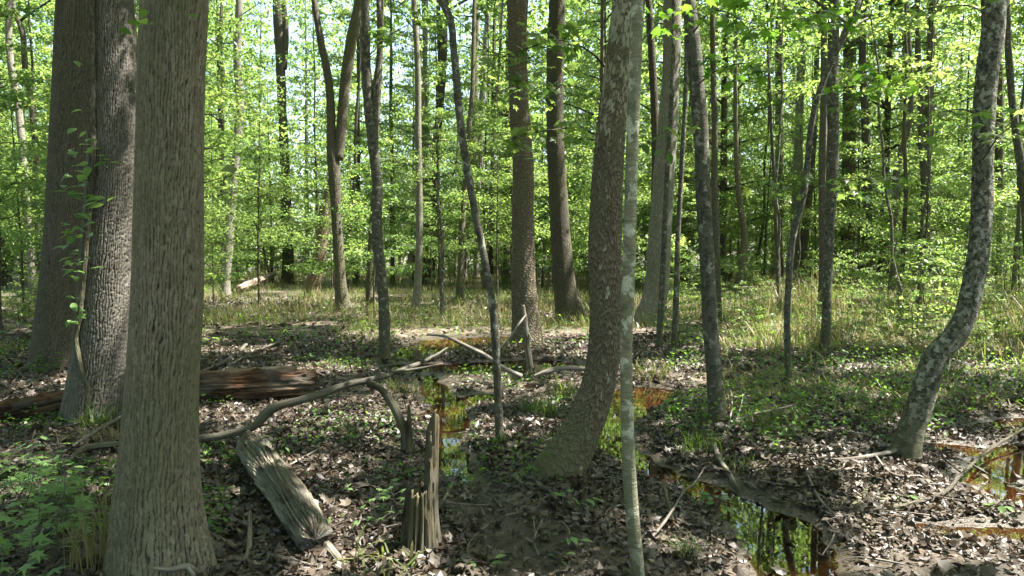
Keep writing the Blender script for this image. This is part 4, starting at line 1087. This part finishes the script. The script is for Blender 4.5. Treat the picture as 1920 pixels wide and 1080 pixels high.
ground_stick("dark_stick", "short dark stick pushed into the mud left of the reflecting pool", [(1268, 1000, 6, .0), (1255, 975, 7, .08), (1243, 950, 6, .16)], 'mossy')
ground_stick("background_stick", "grey straight stick on the ground behind the rust red log", [(380, 705, 6, .05), (430, 680, 8, .06), (462, 655, 6, .08)], 'dead')
ground_stick("upper_stick", "thin dark stick lying behind the pale rotten slab", [(410, 705, 4, .04), (470, 670, 5, .06), (525, 650, 5, .08)], 'dead')
ground_stick("bank_twig", "thin twig lying right of the arching sapling's foot", [(948, 812, 3, .03), (985, 803, 4, .05), (1000, 795, 3, .06)])
ground_stick("far_dead_branch", "dead branch slanting in front of the distant twisting trunk", [(1385, 575, 2, .55), (1420, 568, 3, .45), (1460, 580, 3, .25), (1500, 595, 3, .05)], 'dead', cat="branch")
ground_stick("undergrowth_stick", "dark rotting stick propped up in the straw coloured undergrowth", [(1575, 648, 6, .05), (1600, 634, 10, .1), (1620, 618, 8, .2)], 'dead')
# scattered small twigs, each its own thing
for k in range(120):
    px, py = RNG.uniform(20, 1900), RNG.uniform(690, 1060)
    p = G(px, py)
    if water_dist(p[0], p[1]) < .05 or (200 < px < 400): continue
    a = RNG.random() * 6.28; L = RNG.uniform(.12, .55)
    pts = []
    for f in (-.5, -.15, .2, .5):
        q = p[:2] + np.array([math.cos(a + f * .5), math.sin(a + f * .5)]) * L * f
        pts.append(np.r_[q, float(hgt(q[0], q[1])) + .025 + .02 * RNG.random(), RNG.uniform(.002, .005) * (1.1 - f)])
    part = "left of the weathered log" if px < 430 else "between the weathered log and the leaning sycamore" if px < 1100 else "right of the leaning sycamore, around the pools"
    wood_tube("twig", f"small pale twig dropped on the leaf litter {part}", "twig", pts, 'twig', 6, .15, group=f"small twigs {part}")

# vine root crossing the foot of the nearest trunk and the dead tendril higher up
ptube("creeping_vine", "bare grey vine bending round the foot of the nearest trunk", "vine",
      [(222, 960, 3.5, 7), (232, 995, 3.47, 8), (248, 1030, 3.45, 9), (275, 1060, 3.44, 10), (320, 1068, 3.44, 10), (352, 1062, 3.46, 12), (372, 1074, 3.5, 9)], 'twig', [[(350, 1062, 3.46, 9), (365, 1080, 3.42, 8)]])
ptube("dead_tendril", "pale dead tendril clinging to the bark of the nearest trunk", "vine",
      [(308, 273, 3.56, 3), (330, 273, 3.55, 4), (345, 280, 3.56, 5), (356, 305, 3.58, 4), (368, 342, 3.63, 3)], 'weathered', [[(343, 280, 3.56, 3), (352, 268, 3.57, 2), (358, 262, 3.58, 2)]], seg=6)

# climbing vine with leaves on the second trunk
vb = at(160, 790, 6.72); vr = empty("climbing_vine", (vb[0], vb[1], float(hgt(vb[0], vb[1]))), "climbing vine with bright green leaves on the left side of the grey furrowed trunk", "vine")
vo_ = np.array(vr.location)
vp = spline([np.r_[at(x, y, D), wd * D / F_PX * .34] for x, y, D, wd in [(170, -60, 6.74, 22), (170, 60, 6.74, 20), (171, 200, 6.74, 20), (173, 300, 6.72, 19), (166, 400, 6.72, 18), (157, 500, 6.72, 17), (149, 590, 6.72, 16), (143, 640, 6.72, 14), (152, 690, 6.66, 13), (164, 735, 6.60, 13), (162, 790, 6.56, 13)]], 160)
V, F, uv = tube(vp[:, :3], vp[:, 3], 12, lambda th, s, R: R * .6 * (fbm(np.cos(th) * 2, s * 14 + np.sin(th) * 2, 3) - .45))
obj("stem", build_mesh("vine_stem", V - vo_, F, M['dark'], uv), vr)
rng = np.random.default_rng(5); pts = []
for cx, cy, k in [(148, 122, 1), (150, 200, 1), (148, 245, 2), (178, 262, 3), (140, 285, 4), (190, 285, 4), (205, 305, 4), (130, 315, 3), (165, 312, 3), (158, 345, 4), (130, 358, 5), (180, 370, 4), (185, 385, 4), (165, 400, 3), (140, 405, 3), (132, 432, 5), (150, 430, 4), (160, 442, 3), (130, 465, 4), (155, 485, 4), (128, 500, 4), (160, 495, 3), (130, 520, 4), (135, 560, 3), (165, 590, 3), (135, 600, 3)]:
    for _ in range(k): pts.append(at(cx + rng.normal(0, 9), cy + rng.normal(0, 6), 6.62 + rng.normal(0, .06)))
pts = np.array(pts); n = len(pts)
V, F, t = place(OVAL, pts, rng.uniform(-3.1, 0, n), rng.normal(-.15, .3, n), rng.normal(0, .4, n), .115 * rng.uniform(.7, 1.25, n))
obj("leaves", build_mesh("vine_leaves", V - vo_, F, M['leaf_seed'], None, {"tint": t}), vr)

# ------------------------------------------------------------------ leafy low branches of the near trees (parts of their trees)
def leafy_branch(tree, pts, D, r, spread, nleaf, size, mat='leaf', seed=0, tmpl=LOBED, twigs=5):
    root, base, _ = tree; rng = np.random.default_rng(seed)
    W = spline([np.r_[at(x, y, D + dd), 1] for x, y, dd in pts], 30)[:, :3]
    b = Bag(); V, F, uv = tube(W, np.linspace(r, r * .25, 30), 6); b.add(V, F, uv)
    lv = Bag(); per = max(1, nleaf // (twigs + 1))
    strands = [W]
    for k in range(twigs):
        i = int(8 + 20 * (k + rng.random()) / twigs); i = min(i, 28); L = spread * rng.uniform(.5, 1.2)
        d = (W[i + 1] - W[i]); d /= np.linalg.norm(d); a = rng.normal(0, 1, 3) * np.array([1, 1, .35]); a = a / np.linalg.norm(a) + d * .6
        t = np.linspace(0, 1, 8)[:, None]; S = W[i] + a * L * t + np.array([0, 0, -.18 * L]) * t * t
        V, F, uv = tube(S, np.linspace(r * .4, r * .12, 8), 5); b.add(V, F, uv); strands.append(S)
    me = b.mesh("branch", M['dark'], base); br = obj("branch", me, root)
    for q, S in enumerate(strands):
        n = per; j = rng.integers(int(len(S) * (.35 if q == 0 else .2)), len(S), n)
        P = S[j] + rng.normal(0, 1, (n, 3)) * np.array([.06, .06, .035])
        V, F, t = place(tmpl, P, rng.random(n) * 6.283, rng.normal(-.35, .35, n), rng.normal(0, .4, n), size * rng.uniform(.65, 1.2, n)); lv.add(V, F, None, t)
    obj("leaves", lv.mesh("leaves", M[mat], base), br)

leafy_branch(T4, [(1128, 262, 0), (1090, 240, -.2), (1040, 243, -.4), (985, 250, -.5), (950, 262, -.6)], 5.4, .008, .28, 60, .095, seed=1)
leafy_branch(T4, [(1152, 150, 0), (1110, 100, -.2), (1050, 75, -.4), (990, 90, -.6), (930, 110, -.7)], 5.4, .009, .35, 80, .10, seed=2)
leafy_branch(T4, [(1140, 215, 0), (1090, 165, .3), (1030, 160, .5), (960, 178, .6)], 5.6, .007, .3, 60, .095, seed=3)
leafy_branch(T6, [(1300, 60, 0), (1340, 20, -.6), (1390, 40, -1.0), (1420, 80, -1.2)], 6.6, .009, .35, 70, .11, 'leaf_shade', 4)
leafy_branch(T6, [(1306, 160, 0), (1350, 130, -.5), (1400, 120, -.8), (1440, 150, -1.0)], 6.6, .008, .32, 36, .11, 'leaf_shade', 5)
leafy_branch(T6, [(1312, 250, 0), (1285, 232, -.8), (1260, 240, -1.2), (1230, 258, -1.6)], 6.6, .005, .18, 16, .10, 'leaf', 6, OVAL)
leafy_branch(T17, [(1590, 60, 0), (1560, 30, -.8), (1520, 30, -1.4), (1490, 50, -1.8)], 8.4, .008, .45, 60, .13, 'leaf_shade', 7)
leafy_branch(T17, [(1560, 120, 0), (1600, 130, -.6), (1640, 155, -1.2), (1680, 160, -1.6)], 8.4, .008, .45, 56, .13, 'leaf_shade', 8)
leafy_branch(T17, [(1500, 380, 0), (1540, 345, -.8), (1620, 335, -1.6), (1700, 345, -2.0)], 8.4, .007, .36, 48, .12, 'leaf', 9)
leafy_branch(T17, [(1500, 385, 0), (1470, 350, -.6), (1440, 345, -1.0)], 8.4, .006, .3, 18, .12, 'leaf', 10)
leafy_branch(T7, [(1845, 220, 0), (1800, 205, -.4), (1750, 215, -.7), (1700, 235, -.9)], 5.6, .008, .3, 30, .10, 'leaf', 11)
leafy_branch(T7, [(1842, 300, 0), (1880, 250, -.2), (1910, 230, -.3), (1940, 240, -.3)], 5.6, .007, .25, 26, .10, 'leaf', 12)
leafy_branch(T7, [(1862, 30, 0), (1810, 10, -.3), (1770, 15, -.5), (1730, 40, -.7)], 5.6, .008, .3, 36, .10, 'leaf', 13)
leafy_branch(T5, [(1192, 90, 0), (1240, 40, .4), (1290, 20, .8), (1330, 35, 1.0)], 3.4, .005, .2, 24, .075, 'leaf_shade', 14)
leafy_branch(T1, [(300, -20, -.2), (285, 20, -.35), (278, 40, -.4), (292, 58, -.45)], 3.7, .004, .08, 8, .07, 'leaf', 15, OVAL, 2)
leafy_branch(T1, [(376, 345, 0), (410, 335, -.1), (440, 330, -.2), (470, 336, -.3)], 3.7, .003, .06, 6, .075, 'leaf', 16, OVAL, 2)
leafy_branch(T27, [(686, 110, 0), (740, 60, .5), (800, 30, .8)], 10.8, .012, .6, 70, .13, 'leaf', 17)

# ------------------------------------------------------------------ seedlings and tufts, each a thing of its own
def seedling(label, px, py, h, nleaf, size, mat='leaf_seed', tmpl=STAR, stems=1, spread=.1, seed=0, group=None, lift=0.0):
    b = G(px, py); b[2] += lift; rng = np.random.default_rng(seed)
    r = empty("seedling", b, label, "seedling", group); st, lv = Bag(), Bag()
    for k in range(stems):
        a = rng.random() * 6.283; s0 = np.array([math.cos(a), math.sin(a), 0]) * spread * (rng.random() if stems > 1 else .2)
        hh = h * rng.uniform(.6, 1.1); t = np.linspace(0, 1, 9)[:, None]
        S = s0 + np.array([0, 0, -.02]) + np.array([math.cos(a) * .25, math.sin(a) * .25, 1]) * hh * t + rng.normal(0, .006, (9, 3))
        V, F, uv = tube(S, np.linspace(.004, .0015, 9), 5); st.add(V, F, uv)
        n = max(2, nleaf // stems); f = rng.uniform(.35, 1.0, n); j = np.clip((f * 8).astype(int), 0, 8)
        yaw = np.arange(n) * 2.4 + rng.normal(0, .3, n); out = rng.uniform(.02, .09, n) * (h / .3 + .4)
        P = S[j] + np.stack([np.cos(yaw) * out, np.sin(yaw) * out, rng.normal(.0, .01, n)], -1)
        V, F, tt = place(tmpl, P, yaw, rng.normal(-.15, .2, n), rng.normal(0, .25, n), size * rng.uniform(.65, 1.15, n)); lv.add(V, F, None, tt)
        for q in range(n):
            V, F, uv = tube(np.array([S[j[q]], .5 * (S[j[q]] + P[q]) + [0, 0, .006], P[q]]), [.0015] * 3, 4); st.add(V, F, uv)
    obj("stem", st.mesh("stem", M['dead']), r); obj("leaves", lv.mesh("leaves", M[mat]), r); return r

sd = 400
for px, py, h, nl, st_ in [(20, 1060, .5, 30, 3), (75, 1080, .4, 24, 3), (-15, 1010, .6, 34, 3), (62, 985, .42, 30, 3), (112, 1005, .32, 20, 2), (25, 950, .45, 28, 3), (95, 945, .3, 22, 2), (150, 985, .24, 16, 2), (-5, 1120, .55, 26, 2), (48, 1130, .45, 24, 2), (0, 900, .3, 20, 3), (60, 905, .25, 18, 2)]:
    sd += 1; seedling("bright green star leaved seedling in the cluster left of the nearest trunk", px, py, h, nl, .105, stems=st_, spread=.14, seed=sd, group="star leaved seedlings left of the nearest trunk")
seedling("bright leaved sprout growing along the side of the jagged stump", 735, 985, .34, 26, .07, stems=3, spread=.08, seed=500)
seedling("leafy sprout at the middle of the jagged stump's left side", 772, 1000, .42, 16, .065, stems=2, spread=.06, seed=501)
seedling("low star leaved plant just left of the jagged stump's sprouts", 690, 970, .1, 7, .065, seed=502)
seedling("pair of small round leaves between weathered log and jagged stump", 630, 975, .08, 4, .055, tmpl=OVAL, seed=503)
seedling("upright leafy seedling in front of the leaning sycamore's foot", 1090, 962, .14, 14, .075, tmpl=OVAL, stems=2, spread=.06, seed=504)
seedling("single sunlit seedling at the right of the mossy stick", 1060, 915, .08, 4, .06, tmpl=OVAL, seed=505)
seedling("young three leaved seedling on the bare mud path", 1075, 1035, .13, 7, .07, tmpl=OVAL, seed=506)
seedling("small dark seedling at the lower edge of the mud path", 1050, 1052, .06, 5, .055, tmpl=OVAL, seed=507)
seedling("round leaved seedling cluster at the bottom edge left of the mud path", 905, 1075, .10, 10, .065, tmpl=OVAL, stems=2, spread=.08, seed=508)
seedling("narrow leaved plant standing in the rusty end of the pool", 1335, 955, .14, 16, .08, tmpl=OVAL, stems=3, spread=.035, seed=509)
seedling("lance leaved sprout at the near edge of the reflecting pool", 1450, 1072, .09, 8, .085, tmpl=OVAL, stems=2, spread=.04, seed=510)
seedling("leafy sprout on the bank above the right hand pool", 1860, 960, .14, 14, .06, tmpl=OVAL, stems=3, spread=.06, seed=511)
seedling("small herb below the crooked tree beside the long branch", 1690, 945, .1, 9, .06, tmpl=OVAL, stems=2, spread=.06, seed=512)
seedling("broad leaved plant at the foot of the dark brown trunk", 66, 702, .35, 46, .09, 'leaf_shade', OVAL, 5, .25, 513)
seedling("green seedlings in the litter behind the weathered log", 590, 830, .08, 18, .07, stems=3, spread=.12, seed=514)
seedling("low green plant at the right of the rotten slab", 560, 678, .12, 16, .08, tmpl=OVAL, stems=3, spread=.1, seed=515)
seedling("green sprout growing from the litter just left of the nearest trunk", 190, 935, .15, 8, .09, stems=2, spread=.08, seed=516)
seedling("little plant at the right side of the nearest trunk's foot", 400, 1010, .1, 14, .04, tmpl=OVAL, stems=3, spread=.08, seed=517)

def tuft(label, px, py, n, h, dry, seed, w_=.007, spread=.08, lean=.7):
    b = G(px, py); x = b[0] + np.clip(RNG.normal(0, spread, n), -1.7 * spread, 1.7 * spread); y = b[1] + np.clip(RNG.normal(0, spread, n), -1.7 * spread, 1.7 * spread)
    V, F, t = blades(x, y, h * RNG.uniform(.5, 1.2, n), np.full(n, w_) * RNG.uniform(.6, 1.3, n), np.clip(dry + RNG.normal(0, .15, n), 0, 1), lean)
    o = obj("grass_tuft", build_mesh("grass_tuft", V - b, F, M['grass'], None, {"tint": t}, False), None, tuple(b)); return tag(o, label, "grass tuft")
tuft("sunny tuft of green grass blades at the foot of the vine covered trunk", 185, 805, 60, .28, .15, 1, .012)
tuft("heap of straw dry blades below the vine covered trunk", 190, 828, 160, .16, .95, 2, .007, .13, 1.0)
tuft("arching green grass tuft between arching sapling and leaning sycamore", 1015, 778, 130, .26, .12, 3, .008, .13)
tuft("tall bright grass tuft close left of the leaning sycamore trunk", 1062, 752, 80, .34, .2, 4, .008, .07)
tuft("small grass tuft at the foot of the arching sapling", 936, 838, 40, .16, .2, 5, .007, .03)
tuft("green grass tuft beside the mossy foot of the spotted trunk", 1310, 850, 120, .2, .12, 6, .008, .1)
tuft("dry upright straw blades left of the nearest trunk's foot", 190, 1062, 110, .4, .85, 7, .006, .07, .25)
tuft("broad dry and green blades in front of the jagged stump", 730, 1072, 26, .2, .4, 8, .016, .12, .9)
tuft("thin green grass tuft on the bank right of the spotted trunk", 1440, 800, 140, .22, .2, 9, .007, .15)
tuft("green grass tuft on the mud right of the reflecting pool", 1385, 880, 60, .12, .15, 10, .007, .08)
tuft("grass tuft beside the left bank of the winding stream", 745, 735, 110, .2, .5, 11, .009, .14)
tuft("sunlit yellow grass tuft by the slim forked shrub near the pool", 1225, 712, 90, .3, .45, 12, .009, .12)
tuft("grass tuft right of the slim sapling's foot", 1290, 1045, 60, .14, .2, 13, .007, .045)
